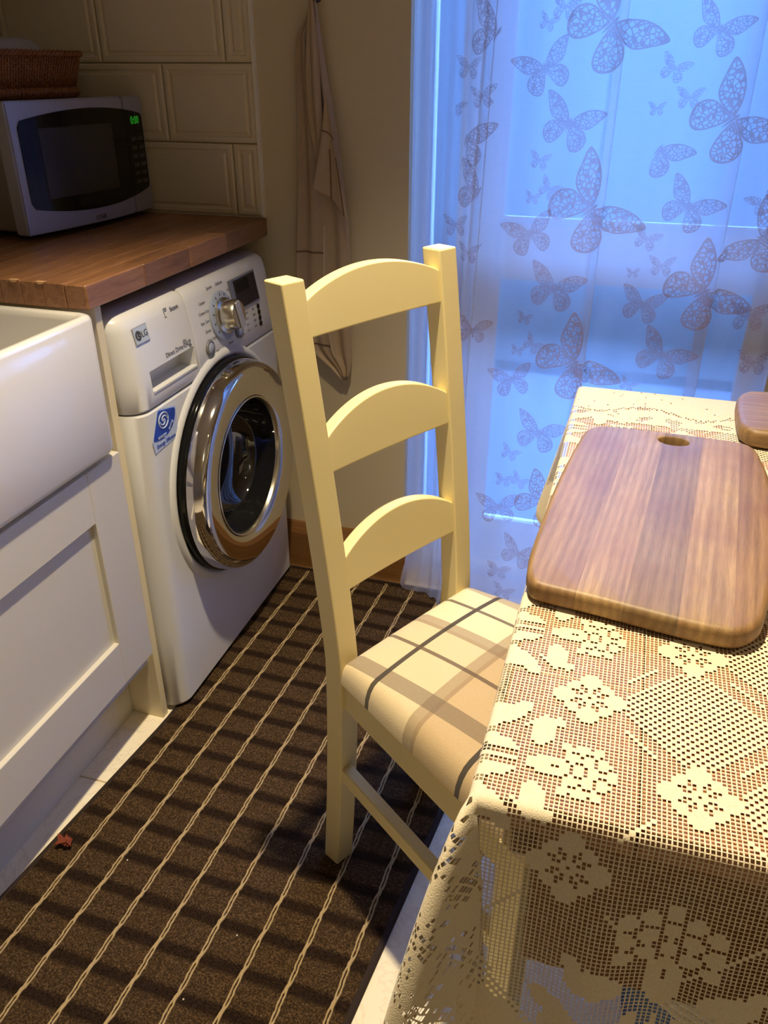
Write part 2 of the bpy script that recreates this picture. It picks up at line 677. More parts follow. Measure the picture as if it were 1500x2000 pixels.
# ================================================================ the room
ZT = 2.40
floor_o = tag(boxo('floor', (-0.66, 2.7, -3.7, 0.12, -0.06, -0.003), M['grout']), kind='structure')
tile_me = None
TS = 0.33
for i in range(-1, 6):
    for j in range(0, 12):
        x0 = -0.3 + i * TS
        y1 = -0.02 - 0.17 - (j - 1) * TS
        if x0 < -0.65 or x0 > 1.6 or y1 < -2.4 or y1 > 0.2:
            continue
        bm = bmesh.new()
        box(bm, x0 + .0015, x0 + TS - .0015, max(y1 - TS, -3.6) + .0015, min(y1, 0.0) - .0015, -0.008, 0.0, bev=0.0012, seg=1)
        fin('tile', bm, M['floor_tile'], floor_o)
# far wall with the garden door opening (x 0.385 .. 1.105)
OX0, OX1, OZ = 0.3300, 1.105, 2.06
bm = bmesh.new()
box(bm, -0.66, OX0, 0.0, 0.10, 0, ZT)
box(bm, OX1, 2.7, 0.0, 0.10, 0, ZT)
box(bm, OX0, OX1, 0.0, 0.10, OZ, ZT)
box(bm, -0.66, 0.326, 0.10, 0.24, 0, ZT)
box(bm, 1.24, 2.7, 0.10, 0.24, 0, ZT)
box(bm, 0.326, 1.24, 0.10, 0.24, 2.12, ZT)
wall_far = tag(fin('wall_far', bm, M['plaster']), kind='structure')
tag(boxo('wall_left', (-0.74, -0.62, -3.7, 0.0, 0, ZT), M['plaster']), kind='structure')
tag(boxo('wall_right', (2.6, 2.7, -3.7, 0.0, 0, ZT), M['plaster']), kind='structure')
tag(boxo('wall_near', (-0.66, 2.7, -3.7, -3.6, 0, ZT), M['plaster']), kind='structure')
tag(boxo('ceiling', (-0.74, 2.7, -3.7, 0.24, ZT, ZT + 0.05), M['ceiling']), kind='structure')
# pine skirting board on the far wall
bm = bmesh.new()
prism(bm, [(-0.022, 0.0), (0.0, 0.0), (0.0, 0.135), (-0.010, 0.135), (-0.014, 0.126), (-0.018, 0.118), (-0.022, 0.108)], 'x', -0.02, OX0 + 0.010)
tag(fin('baseboard_far', bm, M['pine']), kind='structure')

# wall tiles: each with a raised panel inside a bevelled frame
def wall_tile(x0, x1, z0, z1):
    g = 0.0012
    x0 += g; x1 -= g; z0 += g; z1 -= g
    loops = [(0, 0.000), (0, -0.0065), (0.004, -0.009), (0.011, -0.009), (0.014, -0.0055), (0.018, -0.0055), (0.022, -0.0088)]
    bm = bmesh.new()
    prev = None
    for ins, y in loops:
        a = [bm.verts.new(p) for p in ((x0 + ins, y, z0 + ins), (x1 - ins, y, z0 + ins), (x1 - ins, y, z1 - ins), (x0 + ins, y, z1 - ins))]
        if prev:
            for k in range(4):
                bm.faces.new((prev[k], prev[(k + 1) % 4], a[(k + 1) % 4], a[k]))
        prev = a
    bm.faces.new(prev)
    fin('tile', bm, M['tile'], wall_far)


ROWS = [(0.9165, 1.0665, 0), (1.0665, 1.2205, 1), (1.2205, 1.3745, 0), (1.3745, 1.5285, 1)]
TW = 0.297
for z0, z1, odd in ROWS:
    off = -0.0695 if not odd else -0.2225
    edges = sorted([off + k * TW for k in range(-2, 2)])
    edges = [e for e in edges if -0.60 < e < -0.03]
    edges = [-0.618] + edges + [-0.0085]
    for a, b in zip(edges, edges[1:]):
        wall_tile(a, b, z0, z1)
trim = boxo('trim_1', (-0.0085, -0.0025, -0.0105, 0.0, 0.9165, 1.5285), M['trim_white'])
tag(trim, kind='structure')
trim = boxo('trim_2', (-0.615, -0.003, -0.008, 0.0, 0.9151, 0.9165), M['trim_white'])
tag(trim, kind='structure')

# ---------------------------------------------------------------- garden door
door = thing('door_1', None, None, (0.78, 0.14, 0.0))
door['kind'] = 'structure'
dx, dy = -0.78, -0.14


def dpart(name, ext, mat, bev=0.004, parent=door):
    x0, x1, y0, y1, z0, z1 = ext
    return boxo(name, (x0 + dx, x1 + dx, y0 + dy, y1 + dy, z0, z1), mat, parent, bev, 2)


DL, DR = 0.328, 1.235
dpart('door_frame', (DL, 0.344, 0.105, 0.185, 0.0, 2.11), M['white_upvc'])
dpart('door_frame', (0.412, 0.4278, 0.112, 0.150, 0.0, 2.05), M['white_upvc'])  # this bar and the two short rails hold the added side pane
dpart('door_frame', (0.344, 0.412, 0.105, 0.185, 0.035, 0.12), M['white_upvc'])
dpart('door_frame', (0.344, 0.412, 0.105, 0.185, 1.97, 2.05), M['white_upvc'])
dpart('added_side_pane', (0.340, 0.416, 0.138, 0.146, 0.116, 1.974), M['glass'], 0)  # pane added to let blue sky light reach the curtain's left edge
dpart('door_frame', (DR - 0.06, DR, 0.105, 0.185, 0.0, 2.11), M['white_upvc'])
dpart('door_frame', (0.344, DR - 0.06, 0.105, 0.185, 2.05, 2.11), M['white_upvc'])
dpart('threshold', (0.344, DR - 0.06, 0.095, 0.185, 0.0, 0.035), M['white_upvc'])
dpart('stile', (0.428, 0.508, 0.112, 0.172, 0.035, 2.05), M['white_upvc'], 0.008)
dpart('stile', (1.072, 1.175, 0.112, 0.172, 0.035, 2.05), M['white_upvc'], 0.008)
dpart('bottom_rail', (0.508, 1.072, 0.112, 0.172, 0.035, 0.148), M['white_upvc'], 0.008)
dpart('mid_rail', (0.508, 1.072, 0.112, 0.172, 0.797, 0.914), M['white_upvc'], 0.008)
dpart('top_rail', (0.508, 1.072, 0.112, 0.172, 1.95, 2.05), M['white_upvc'], 0.008)
for z0, z1 in ((0.148, 0.797), (0.914, 1.95)):
    dpart('glass_pane', (0.504, 1.076, 0.138, 0.146, z0 - 0.004, z1 + 0.004), M['glass'], 0)
    for a, b in (((0.508, 0.518), (z0, z1)), ((1.062, 1.072), (z0, z1)), ((0.518, 1.062), (z0, z0 + 0.010)), ((0.518, 1.062), (z1 - 0.010, z1))):
        dpart('glazing_bead', (a[0], a[1], 0.120, 0.137, b[0], b[1]), M['white_upvc'], 0.002)

# ---------------------------------------------------------------- garden outside
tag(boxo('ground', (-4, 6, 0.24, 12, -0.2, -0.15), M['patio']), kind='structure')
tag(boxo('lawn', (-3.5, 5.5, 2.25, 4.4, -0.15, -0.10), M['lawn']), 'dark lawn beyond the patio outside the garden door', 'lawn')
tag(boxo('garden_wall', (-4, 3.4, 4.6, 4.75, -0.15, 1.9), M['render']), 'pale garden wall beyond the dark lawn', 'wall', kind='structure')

# ================================================================ large furniture
# ---------------------------------------------------------------- beech worktop over the washing machine
WT, WB = 0.9150, 0.8760
WY0 = -0.688
wt = thing('worktop', 'beech butcher block worktop over the washing machine, under the microwave', 'worktop', (-0.3, -0.34, WB))
rows = 15
sw = 0.600 / rows
rnd = random.Random(3)
for r in range(rows):
    x1 = 0.0 - r * sw
    x0 = x1 - sw
    cut = sorted({WY0, -0.004} | ({WY0 + rnd.uniform(0.12, 0.5)} if r else {-0.52, -0.36, -0.21}))
    for a, b in zip(cut, cut[1:]):
        bm = bmesh.new()
        box(bm, x0 + .3, x1 + .3, a + .34, b + .34, 0, WT - WB, bev=0.0012 if r else 0.0022, seg=1)
        fin('stave', bm, M['beech'], wt)
# drainer grooves cut beside the sink, seen as bright notches on the end
bm = bmesh.new()
for gx in (-0.082, -0.132):
    prism(bm, [(gx - .008 + .3, WT - WB + .0006), (gx + .008 + .3, WT - WB + .0006), (gx + .004 + .3, WT - WB - .003), (gx - .004 + .3, WT - WB - .003)], 'y', WY0 + .34 - .0012, WY0 + .34 + 0.007)
M['groove'] = plain('bare_beech', lin(214, 168, 120), 0.5, var=0.05)
tag(fin('drainer_groove', bm, M['groove'], wt), kind='stuff')
bm = bmesh.new()
box(bm, -0.30, -0.15, -0.62 + 0.0, 0.348 - 0.34 - 0.012, -0.5, -0.48)
bm.free()

# ---------------------------------------------------------------- end panel
boxo_p = boxo('end_panel', (-0.58, -0.011, -0.6605, -0.6425, 0.0, 0.8755), M['panel_cream'], None, 0.0012, 1)
tag(boxo_p, 'cream upright end panel between sink cupboard and washing machine', 'panel')

# ---------------------------------------------------------------- butler sink
def sink():
    t = thing('butler_sink', 'white ceramic butler sink above the shaker cupboard door', 'sink', (-0.22, -1.0, 0.640))
    bm = bmesh.new()
    x0, x1, y0, y1, z0, z1 = -0.46, 0.014, -1.290, -0.690, 0.640, 0.8745
    b = bmesh.new()

    def ring(ix, z, n=5, rad=0.02):
        rad = max(0.004, rad)
        out = []
        for cx, cy_, a0 in ((x1 - ix - rad, y1 - ix - rad, 0), (x0 + ix + rad, y1 - ix - rad, 90), (x0 + ix + rad, y0 + ix + rad, 180), (x1 - ix - rad, y0 + ix + rad, 270)):
            for k in range(n):
                a = math.radians(a0 + 90 * k / (n - 1))
                out.append(b.verts.new((cx + rad * math.cos(a) + 0.22, cy_ + rad * math.sin(a) + 1.0, z - 0.640)))
        return out
    th = 0.019
    prof = [(0.010, z0), (0.003, z0 + 0.004), (0, z0 + 0.012), (0, z1 - 0.008), (0.002, z1 - 0.0025), (0.006, z1), (th - 0.006, z1), (th - 0.002, z1 - 0.004), (th, z1 - 0.012), (th + 0.004, z0 + 0.06), (th + 0.02, z0 + 0.034), (th + 0.04, z0 + 0.028)]
    rings = [ring(ix, z, rad=0.022) for ix, z in prof]
    b.faces.new(rings[0][::-1])
    for A, B in zip(rings, rings[1:]):
        for i in range(len(A)):
            b.faces.new((A[i], A[(i + 1) % len(A)], B[(i + 1) % len(A)], B[i]))
    b.faces.new(rings[-1])
    merge(bm, b)
    fin('basin', bm, M['ceramic'], t, True)
    bm = bmesh.new()
    lathe(bm, [(0.042, 0), (0.042, 0.004), (0.036, 0.006), (0.0, 0.002)], 24, Matrix.Translation((-0.0, 0.0, 0.0285)))
    fin('waste', bm, M['chrome'], t, True)
    for p in t.children:
        if p.name.startswith('basin'):
            md = p.modifiers.new('edge', 'EDGE_SPLIT')
            md.split_angle = math.radians(50)


sink()

# ---------------------------------------------------------------- sink cupboard
cb = thing('sink_cupboard', 'off white shaker cupboard below the butler sink', 'cupboard', (-0.28, -0.97, 0.0))
cx, cyy = -0.28, -0.97


def cpart(name, e, mat, bev=0.0015, parent=cb):
    return boxo(name, (e[0] - cx, e[1] - cx, e[2] - cyy, e[3] - cyy, e[4], e[5]), mat, parent, bev, 2)


cpart('carcass', (-0.57, -0.022, -1.285, -0.662, 0.152, 0.636), M['cabinet'])
cpart('plinth', (-0.100, -0.084, -1.285, -0.6615, 0.0, 0.150), M['cabinet'])
# shaker door: frame with a recessed flat panel
DY0, DY1, DZ0, DZ1, ST = -1.270, -0.6745, 0.188, 0.628, 0.0935
bm = bmesh.new()
for e in ((-0.021, 0.0, DY0, DY0 + ST, DZ0, DZ1), (-0.021, 0.0, DY1 - ST, DY1, DZ0, DZ1), (-0.021, 0.0, DY0 + ST, DY1 - ST, DZ1 - ST, DZ1), (-0.021, 0.0, DY0 + ST, DY1 - ST, DZ0, DZ0 + ST)):
    box(bm, e[0] - cx, e[1] - cx, e[2] - cyy, e[3] - cyy, e[4], e[5], 0.0012, 1)
cd = fin('door', bm, M['cabinet'], cb)
bm = bmesh.new()
box(bm, -0.019 - cx, -0.0095 - cx, DY0 + ST - .006 - cyy, DY1 - ST + .006 - cyy, DZ0 + ST - .006, DZ1 - ST + .006)
fin('recessed_panel', bm, M['cabinet'], cd)

# ---------------------------------------------------------------- washing machine
MY0, MY1 = -0.636, -0.032
MFX = 0.026


def machine():
    t = thing('washing_machine', 'white front loading washing machine with chrome door under the worktop', 'washing machine', (-0.25, -0.334, 0.0))
    ox, oy = 0.25, 0.334

    def fx(z):
        """front face: upright below, leaning back over the control panel"""
        if z < 0.70:
            return MFX
        return MFX - 0.022 * ((z - 0.70) / 0.145) ** 1.4

    def body(name, y0, y1, zs, rl, rr, mat, back=-0.52, top=False):
        """rounded plan outline, rl / rr = corner radius at the y0 / y1 ends"""
        b = bmesh.new()
        rings = []
        for z, ins in zs:
            f = fx(z) - ins
            out = []
            n = 6
            for k in range(n + 1):
                a = PI / 2 * k / n
                out.append((f - rr + rr * math.cos(PI / 2 - a) if False else f - rr * (1 - math.sin(PI / 2 - a)), y1 - ins * .4 - rr * (1 - math.sin(a))))
            out.append((back, y1 - ins * .4))
            out.append((back, y0 + ins * .4))
            for k in range(n + 1):
                a = PI / 2 * k / n
                out.append((f - rl * (1 - math.sin(a)), y0 + ins * .4 + rl * (1 - math.cos(a) if False else 1 - math.sin(PI / 2 - a))))
            rings.append([b.verts.new((x + ox, y + oy, z)) for x, y in out])
        m = len(rings[0])
        b.faces.new(rings[0][::-1])
        b.faces.new(rings[-1])
        for A, B in zip(rings, rings[1:]):
            for i in range(m):
                b.faces.new((A[i], A[(i + 1) % m], B[(i + 1) % m], B[i]))
        bm = bmesh.new()
        merge(bm, b)
        o = fin(name, bm, mat, t, True)
        md = o.modifiers.new('edge', 'EDGE_SPLIT')
        md.split_angle = math.radians(40)
        return o
    body('cabinet', MY0, MY1, [(0.014, 0.004), (0.02, 0), (0.20, 0), (0.45, 0), (0.672, 0), (0.676, 0.003)], 0.036, 0.03, M['appliance'])
    hb = bmesh.new()
    lathe(hb, [(0.0, -0.10), (0.1415, -0.10), (0.1415, 0.05), (0.0, 0.05)], 64, at_x(MFX + ox, -0.328 + oy, 0.452))
    hme = bpy.data.meshes.new('cutter')
    hb.to_mesh(hme)
    hb.free()
    co = bpy.data.objects.new('cutter', hme)
    COL.objects.link(co)
    cab = [c for c in t.children if c.name.startswith('cabinet')][0]
    cab.modifiers.clear()
    bo = cab.modifiers.new('hole', 'BOOLEAN')
    bo.operation = 'DIFFERENCE'
    bo.object = co
    bpy.context.view_layer.update()
    co.matrix_world = t.matrix_world
    bpy.context.view_layer.update()
    me = bpy.data.meshes.new_from_object(cab.evaluated_get(bpy.context.evaluated_depsgraph_get()))
    cab.modifiers.clear()
    cab.data = me
    cab.modifiers.new('edge', 'EDGE_SPLIT').split_angle = math.radians(30)
    bpy.data.objects.remove(co)
    # upper fascia: detergent drawer on the left, control panel on the right
    DS = -0.413
    hi = [(0.702, 0.003), (0.706, 0), (0.73, 0), (0.76, 0), (0.79, 0), (0.82, 0), (0.836, 0.002), (0.844, 0.010), (0.848, 0.026), (0.8495, 0.05)]
    body('control_panel', DS + 0.0008, MY1, [(0.679, 0.003), (0.683, 0)] + hi[2:], 0.002, 0.03, M['appliance'])
    dr = body('detergent_drawer', MY0, DS - 0.0008, [(0.679, 0.003), (0.683, 0)] + hi[2:], 0.036, 0.002, M['appliance'])
    cut = bmesh.new()
    hz0, hz1, hy0, hy1 = 0.704, 0.743, -0.582, -0.422
    # drawer pull: a recess cut into the drawer front
    box(cut, MFX - 0.038 + ox, MFX + 0.05 + ox, hy0 + oy, hy1 + oy, hz0, hz1)
    cme = bpy.data.meshes.new('cutter')
    cut.to_mesh(cme)
    cut.free()
    co = bpy.data.objects.new('cutter', cme)
    COL.objects.link(co)
    bo = dr.modifiers.new('recess', 'BOOLEAN')
    bo.operation = 'DIFFERENCE'
    bo.object = co
    bpy.context.view_layer.update()
    dg = bpy.context.evaluated_depsgraph_get()
    co.matrix_world = t.matrix_world
    dr.modifiers.move(1, 0)
    bpy.context.view_layer.update()
    dg = bpy.context.evaluated_depsgraph_get()
    me = bpy.data.meshes.new_from_object(dr.evaluated_get(dg))
    dr.modifiers.clear()
    dr.data = me
    bpy.data.objects.remove(co)
    bm = bmesh.new()
    for zz in (hz0, ):
        box(bm, MFX - 0.010 + ox, MFX + 0.001 + ox, hy0 + oy + .001, hy1 + oy - .001, zz + 0.0, zz + 0.003)
    fin('pull_lip', bm, M['appliance'], dr)
    bm = bmesh.new()
    box(bm, -0.5 + ox, -0.025 + ox, MY0 + .03 + oy, MY1 - .03 + oy, 0.0, 0.015)
    fin('plinth', bm, M['black_matt'], t)
    # door: black surround, chrome ring, dark glass bowl
    DYC, DZC = -0.328, 0.452
    T = lambda x, y, z: at_x(x + ox, y + oy, z)
    bm = bmesh.new()
    lathe(bm, [(0.256, -0.001), (0.252, 0.004), (0.244, 0.007), (0.238, 0.005), (0.236, -0.002)], 72, T(MFX, DYC, DZC))
    fin('door_surround', bm, M['appliance'], t, True)
    dm = bmesh.new()
    lathe(dm, [(0.2345, -0.004), (0.2350, 0.004), (0.2345, 0.016), (0.231, 0.0205), (0.222, 0.021)], 96, T(MFX, DYC, DZC))
    dobj = fin('door', dm, M['black_gloss'], t, True)
    dobj.modifiers.new('edge', 'EDGE_SPLIT').split_angle = math.radians(50)
    bm = bmesh.new()
    lathe(bm, [(0.2305, 0.018), (0.2285, 0.034), (0.2245, 0.048), (0.2205, 0.0545), (0.2165, 0.0570), (0.2120, 0.0575), (0.190, 0.0560), (0.168, 0.0530), (0.157, 0.0505), (0.1535, 0.0485)], 120, T(MFX, DYC, DZC))
    fin('chrome_ring', bm, M['chrome'], dobj, True)
    bm = bmesh.new()
    lathe(bm, [(0.154, 0.050), (0.1525, 0.052), (0.150, 0.0505), (0.1478, 0.046), (0.1465, 0.040)], 96, T(MFX, DYC, DZC))
    fin('inner_rim', bm, M['brass_chrome'], dobj, True)
    bm = bmesh.new()
    lathe(bm, [(0.1470, 0.041), (0.1425, 0.012), (0.1400, -0.002), (0.132, -0.024), (0.116, -0.042), (0.095, -0.052), (0.06, -0.058), (0.0, -0.059)], 72, T(MFX, DYC, DZC))
    fin('glass_bowl', bm, M['bowl'], dobj, True)
    bm = bmesh.new()
    prism(bm, [(-.014, -.004), (.014, -.004), (.010, .006), (-.010, .006)], 'y', -0.02, 0.02, 0.003, 2)
    for v in bm.verts:
        v.co = Vector((v.co.z * 0.6 + MFX + 0.046 + ox, v.co.y * 0.8 + DYC + 0.185 * 1.0 + oy, v.co.x * 2.6 + DZC - 0.02))
    bm.free()

    def P(y, z, lift=0.0):
        """a frame on the leaning fascia, x to the right along the machine, y up"""
        dz = 1e-3
        s = (fx(z + dz) - fx(z)) / dz
        nrm = Vector((1, 0, -s)).normalized()
        upv = Vector((s, 0, 1)).normalized()
        rgt = Vector((0, 1, 0))
        o = Vector((fx(z) + ox, y + oy, z)) + nrm * lift
        return Matrix(((rgt.x, upv.x, nrm.x, o.x), (rgt.y, upv.y, nrm.y, o.y), (rgt.z, upv.z, nrm.z, o.z), (0, 0, 0, 1)))

    def plate(name, y, z, w, h, d, mat, parent=t, rad=0.0, lift=0.0):
        b = bmesh.new()
        box(b, -w / 2, w / 2, -h / 2, h / 2, 0, d, min(rad, d * .45) if rad else 0, 1)
        bm = bmesh.new()
        merge(bm, b, P(y, z, lift))
        return fin(name, bm, mat, parent)
    cp = [c for c in t.children if c.name.startswith('control_panel')][0]
    # rotary dial
    dy, dz = -0.293, 0.768
    bm = bmesh.new()
    lathe(bm, [(0.0, 0.0), (0.050, 0.0), (0.050, 0.003), (0.046, 0.006), (0.0, 0.006)], 48, P(dy, dz, 0.0005))
    M['dial_ring'] = plain('pale_blue_grey_plastic', lin(168, 178, 200), 0.3, var=0.03)
    dial = fin('dial', bm, M['dial_ring'], cp, True)
    dial.modifiers.new('edge', 'EDGE_SPLIT').split_angle = math.radians(40)
    bm = bmesh.new()
    lathe(bm, [(0.037, 0.004), (0.036, 0.012), (0.031, 0.015), (0.030, 0.036), (0.027, 0.041), (0.0, 0.0415)], 48, P(dy, dz))
    kn = fin('knob', bm, M['brass_chrome'], dial, True)
    kn.modifiers.new('edge', 'EDGE_SPLIT').split_angle = math.radians(40)
    bm = bmesh.new()
    b = bmesh.new()
    box(b, -0.009, 0.009, -0.027, 0.027, 0.040, 0.0455, 0.002, 1)
    merge(bm, b, P(dy, dz) @ Matrix.Rotation(math.radians(8), 4, 'Z'))
    fin('grip', bm, M['silver'], dial)
    for k in range(11):
        a = math.radians(215 - k * 25)
        b = bmesh.new()
        box(b, 0.040, 0.0455, -0.0015, 0.0015, 0.006, 0.0068)
        bm = bmesh.new()
        merge(bm, b, P(dy, dz) @ Matrix.Rotation(a, 4, 'Z'))
        fin('dial_mark', bm, M['print_grey'], dial)
    for k, w in enumerate(('Cotton', 'Cotton Eco', 'Easy Care', 'Duvet', 'Baby Care')):
        lettering('lettering', w, 0.0085, P(-0.362 + (0.006, 0.004, 0, 0.004, 0.012)[k], 0.808 - k * 0.018, 0.0004), M['print_pale'], cp, 0.0002)
    for k, w in enumerate(('Sports', 'Delicate', 'Wool', 'Quick 30')):
        lettering('lettering', w, 0.0085, P((-0.315, -0.273, -0.238, -0.232)[k], (0.829, 0.829, 0.808, 0.782)[k], 0.0004), M['print_pale'], cp, 0.0002)
    # display
    ds = plate('display', -0.178, 0.792, 0.122, 0.066, 0.0035, M['appliance_grey'], cp, 0.001)
    bm = bmesh.new()
    b = bmesh.new()
    box(b, -0.044, 0.056, -0.029, 0.029, 0.0035, 0.0042)
    merge(bm, b, P(-0.178, 0.792))
    fin('display_window', bm, M['display'], ds)
    bm = bmesh.new()
    b = bmesh.new()
    box(b, -0.036, 0.022, 0.002, 0.024, 0.0042, 0.0047)
    merge(bm, b, P(-0.178, 0.792))
    fin('display_digit_panel', bm, M['black_gloss'], ds)
    # indicator dots and their columns of print
    for k in range(4):
        bm = bmesh.new()
        lathe(bm, [(0.0058, 0.0), (0.0058, 0.002), (0.0, 0.0028)], 16, P(-0.128, 0.747 - k * 0.0125, 0.0))
        fin('indicator_button', bm, M['black_gloss'], cp, True)
    for c, ws in enumerate((('Wash', 'Rinse', 'Spin', 'Crease'), ('Cold', '30 C', '40 C', '60 C'), ('800', '1000', '1200', '1400'))):
        for k, w in enumerate(ws):
            lettering('lettering', w, 0.0068, P(-0.222 + c * 0.034, 0.747 - k * 0.0125, 0.0004), M['print_pale'], cp, 0.0002)
    # round push buttons
    for (y, z) in ((-0.366, 0.722), (-0.236, 0.722)):
        bm = bmesh.new()
        lathe(bm, [(0.0155, 0.0), (0.0155, 0.004), (0.0125, 0.0055), (0.0115, 0.004), (0.0, 0.0045)], 32, P(y, z))
        pb = fin('push_button', bm, M['appliance_grey'], cp, True)
        bm = bmesh.new()
        lathe(bm, [(0.0112, 0.0042), (0.010, 0.0058), (0.0, 0.0062)], 28, P(y, z))
        fin('button_cap', bm, M['dial_ring'], pb, True)
    lettering('lettering', 'Start', 0.0075, P(-0.335, 0.708, 0.0004), M['print_pale'], cp, 0.0002)
    lettering('lettering', 'Power', 0.0075, P(-0.276, 0.708, 0.0004), M['print_pale'], cp, 0.0002)
    # maker's badge: plate, round emblem, letters
    bd = plate('badge', -0.577, 0.808, 0.044, 0.030, 0.0022, M['silver'], dr, 0.0006)
    bm = bmesh.new()
    b = bmesh.new()
    box(b, -0.0205, 0.0205, -0.0135, 0.0135, 0.0022, 0.0026)
    merge(bm, b, P(-0.577, 0.808))
    M['badge_face'] = plain('pale_grey_badge', lin(186, 196, 204), 0.3, var=0.02)
    fin('badge_face', bm, M['badge_face'], bd)
    bm = bmesh.new()
    lathe(bm, [(0.0085, 0.0), (0.0085, 0.0006), (0.0, 0.0007)], 28, P(-0.587, 0.808, 0.0026))
    fin('emblem', bm, M['print_grey'], bd)
    bm = bmesh.new()
    for q in ([(-.0035, .0035), (-.0035, -.0035), (.0005, -.0035)], [(0.0045, 0.0), (0.002, 0.0)]):
        tube(bm, [P(-0.587, 0.808, 0.0034) @ Vector((a, c, 0)) for a, c in q], 0.0006, 5)
    fin('emblem_mark', bm, M['badge_face'], bd)
    lettering('lettering', 'LG', 0.0155, P(-0.568, 0.8075, 0.0028), M['print_grey'], bd)
    lettering('lettering', 'Direct Drive', 0.0120, P(-0.490, 0.7535, 0.0006), M['print_pale'], dr)
    lettering('lettering', '8kg', 0.0200, P(-0.443, 0.756, 0.0006), M['print_pale'], dr)
    lettering('lettering', 'Steam', 0.0120, P(-0.455, 0.824, 0.0006), M['print_pale'], dr)
    bm = bmesh.new()
    q = [(-.006, .007), (.004, .007), (.004, .003), (-.006, .003), (-.006, -.008), (-.001, -.008)]
    tube(bm, [P(-0.484, 0.823, 0.0004) @ Vector((a, c, 0)) for a, c in q], 0.0007, 5)
    fin('steam_symbol', bm, M['print_pale'], dr)
    # blue energy sticker: a rounded quarter shape with a spiral, on a pale backing
    b = bmesh.new()
    SY, SZ = -0.566, 0.640

    def srf(a, c, l):
        return Vector((MFX + ox + l, SY + a + oy, SZ + c))

    def poly(name, pts, l, mat, parent, d=0.0006):
        b = bmesh.new()
        v0 = [b.verts.new(srf(a, c, l)) for a, c in pts]
        v1 = [b.verts.new(srf(a, c, l + d)) for a, c in pts]
        b.faces.new(v0[::-1])
        b.faces.new(v1)
        for i in range(len(pts)):
            b.faces.new((v0[i], v0[(i + 1) % len(pts)], v1[(i + 1) % len(pts)], v1[i]))
        return fin(name, b, mat, parent)
    outl = [(-0.014, 0.040), (-0.010, 0.042), (0.034, 0.026), (0.037, 0.021)]
    arc = []
    for k in range(9):
        a = math.radians(-8 - k * 12.5)
        arc.append((-0.010 + 0.047 * math.cos(a), 0.022 + 0.058 * math.sin(a)))
    pts = outl + arc + [(-0.034, -0.030), (-0.036, -0.025)]
    pts = [(1.12 * a, 0.70 * c) for a, c in pts]
    big = [(1.10 * a + 0.0005, 1.09 * c + 0.0005) for a, c in pts[:5]] + [(0.043, -0.020), (0.042, -0.040), (-0.040, -0.044), (-0.044, -0.02)]
    st = poly('energy_sticker', big, 0.0004, M['sticker_white'], t)
    poly('sticker_shape', pts, 0.0010, M['sticker_blue'], st)
    bm = bmesh.new()
    ring = []
    for k in range(30):
        a = 2 * PI * k / 30
        ring.append(srf(-0.002 + 0.0160 * math.cos(a), 0.008 + 0.0145 * math.sin(a), 0.002))
    tube(bm, ring, 0.0014, 6, closed=True)
    for s in (1, -1):
        sp = []
        for k in range(16):
            a = k / 15 * 1.35 * PI + (0 if s > 0 else PI)
            r = 0.0125 * (1 - k / 15 * 0.95)
            sp.append(srf(-0.002 + r * math.cos(a), 0.008 + r * 0.9 * math.sin(a), 0.002))
        tube(bm, sp, 0.0014, 6)
    fin('spiral', bm, M['sticker_white'], st)
    FRM = at_x(MFX + ox + 0.0018, SY + oy, SZ)
    lettering('lettering', 'energy', 0.0105, FRM @ Matrix.Translation((-0.012, -0.019, 0)), M['sticker_white'], st)
    lettering('lettering', 'saving', 0.0085, FRM @ Matrix.Translation((0.020, -0.009, 0)) @ Matrix.Rotation(math.radians(40), 4, 'Z'), M['sticker_white'], st)
    lettering('lettering', 'Energy Efficient', 0.0105, at_x(MFX + ox + 0.0012, SY + oy, SZ) @ Matrix.Translation((0.0, -0.034, 0)), M['sticker_blue'], st)
    lettering('lettering', '2', 0.014, at_x(MFX + ox + 0.0004, -0.11 + oy, 0.262), M['print_grey'], t)


machine()

# ---------------------------------------------------------------- rug
RA = math.atan2(0.104, 1.0)
EW = Vector((math.cos(RA), -math.sin(RA), 0))
EL = Vector((math.sin(RA), math.cos(RA), 0))
rug = bpy.data.objects.new('rug', None)
COL.objects.link(rug)
rug.rotation_euler = (0, 0, -RA)
tag(rug, 'dark brown runner rug with tan cord stripes along the floor', 'rug')
RX0, RX1, RY0, RZ = 0.0655, 0.6875, -1.43, 0.0075


def rug_left(y):
    """the long side drifts a little where the rug runs under the machine"""
    return RX0 - 0.075 * max(0.0, y + 0.66)


def rug_far(x):
    return -0.0275 + 0.1045 * (x - 0.02)        # the far end lies parallel to the skirting


def rug_pt(f, g):
    y = RY0 + (0.0 - RY0) * g
    x = rug_left(y) + (RX1 - rug_left(y)) * f
    y = RY0 + (rug_far(x) - RY0) * g
    return x, y


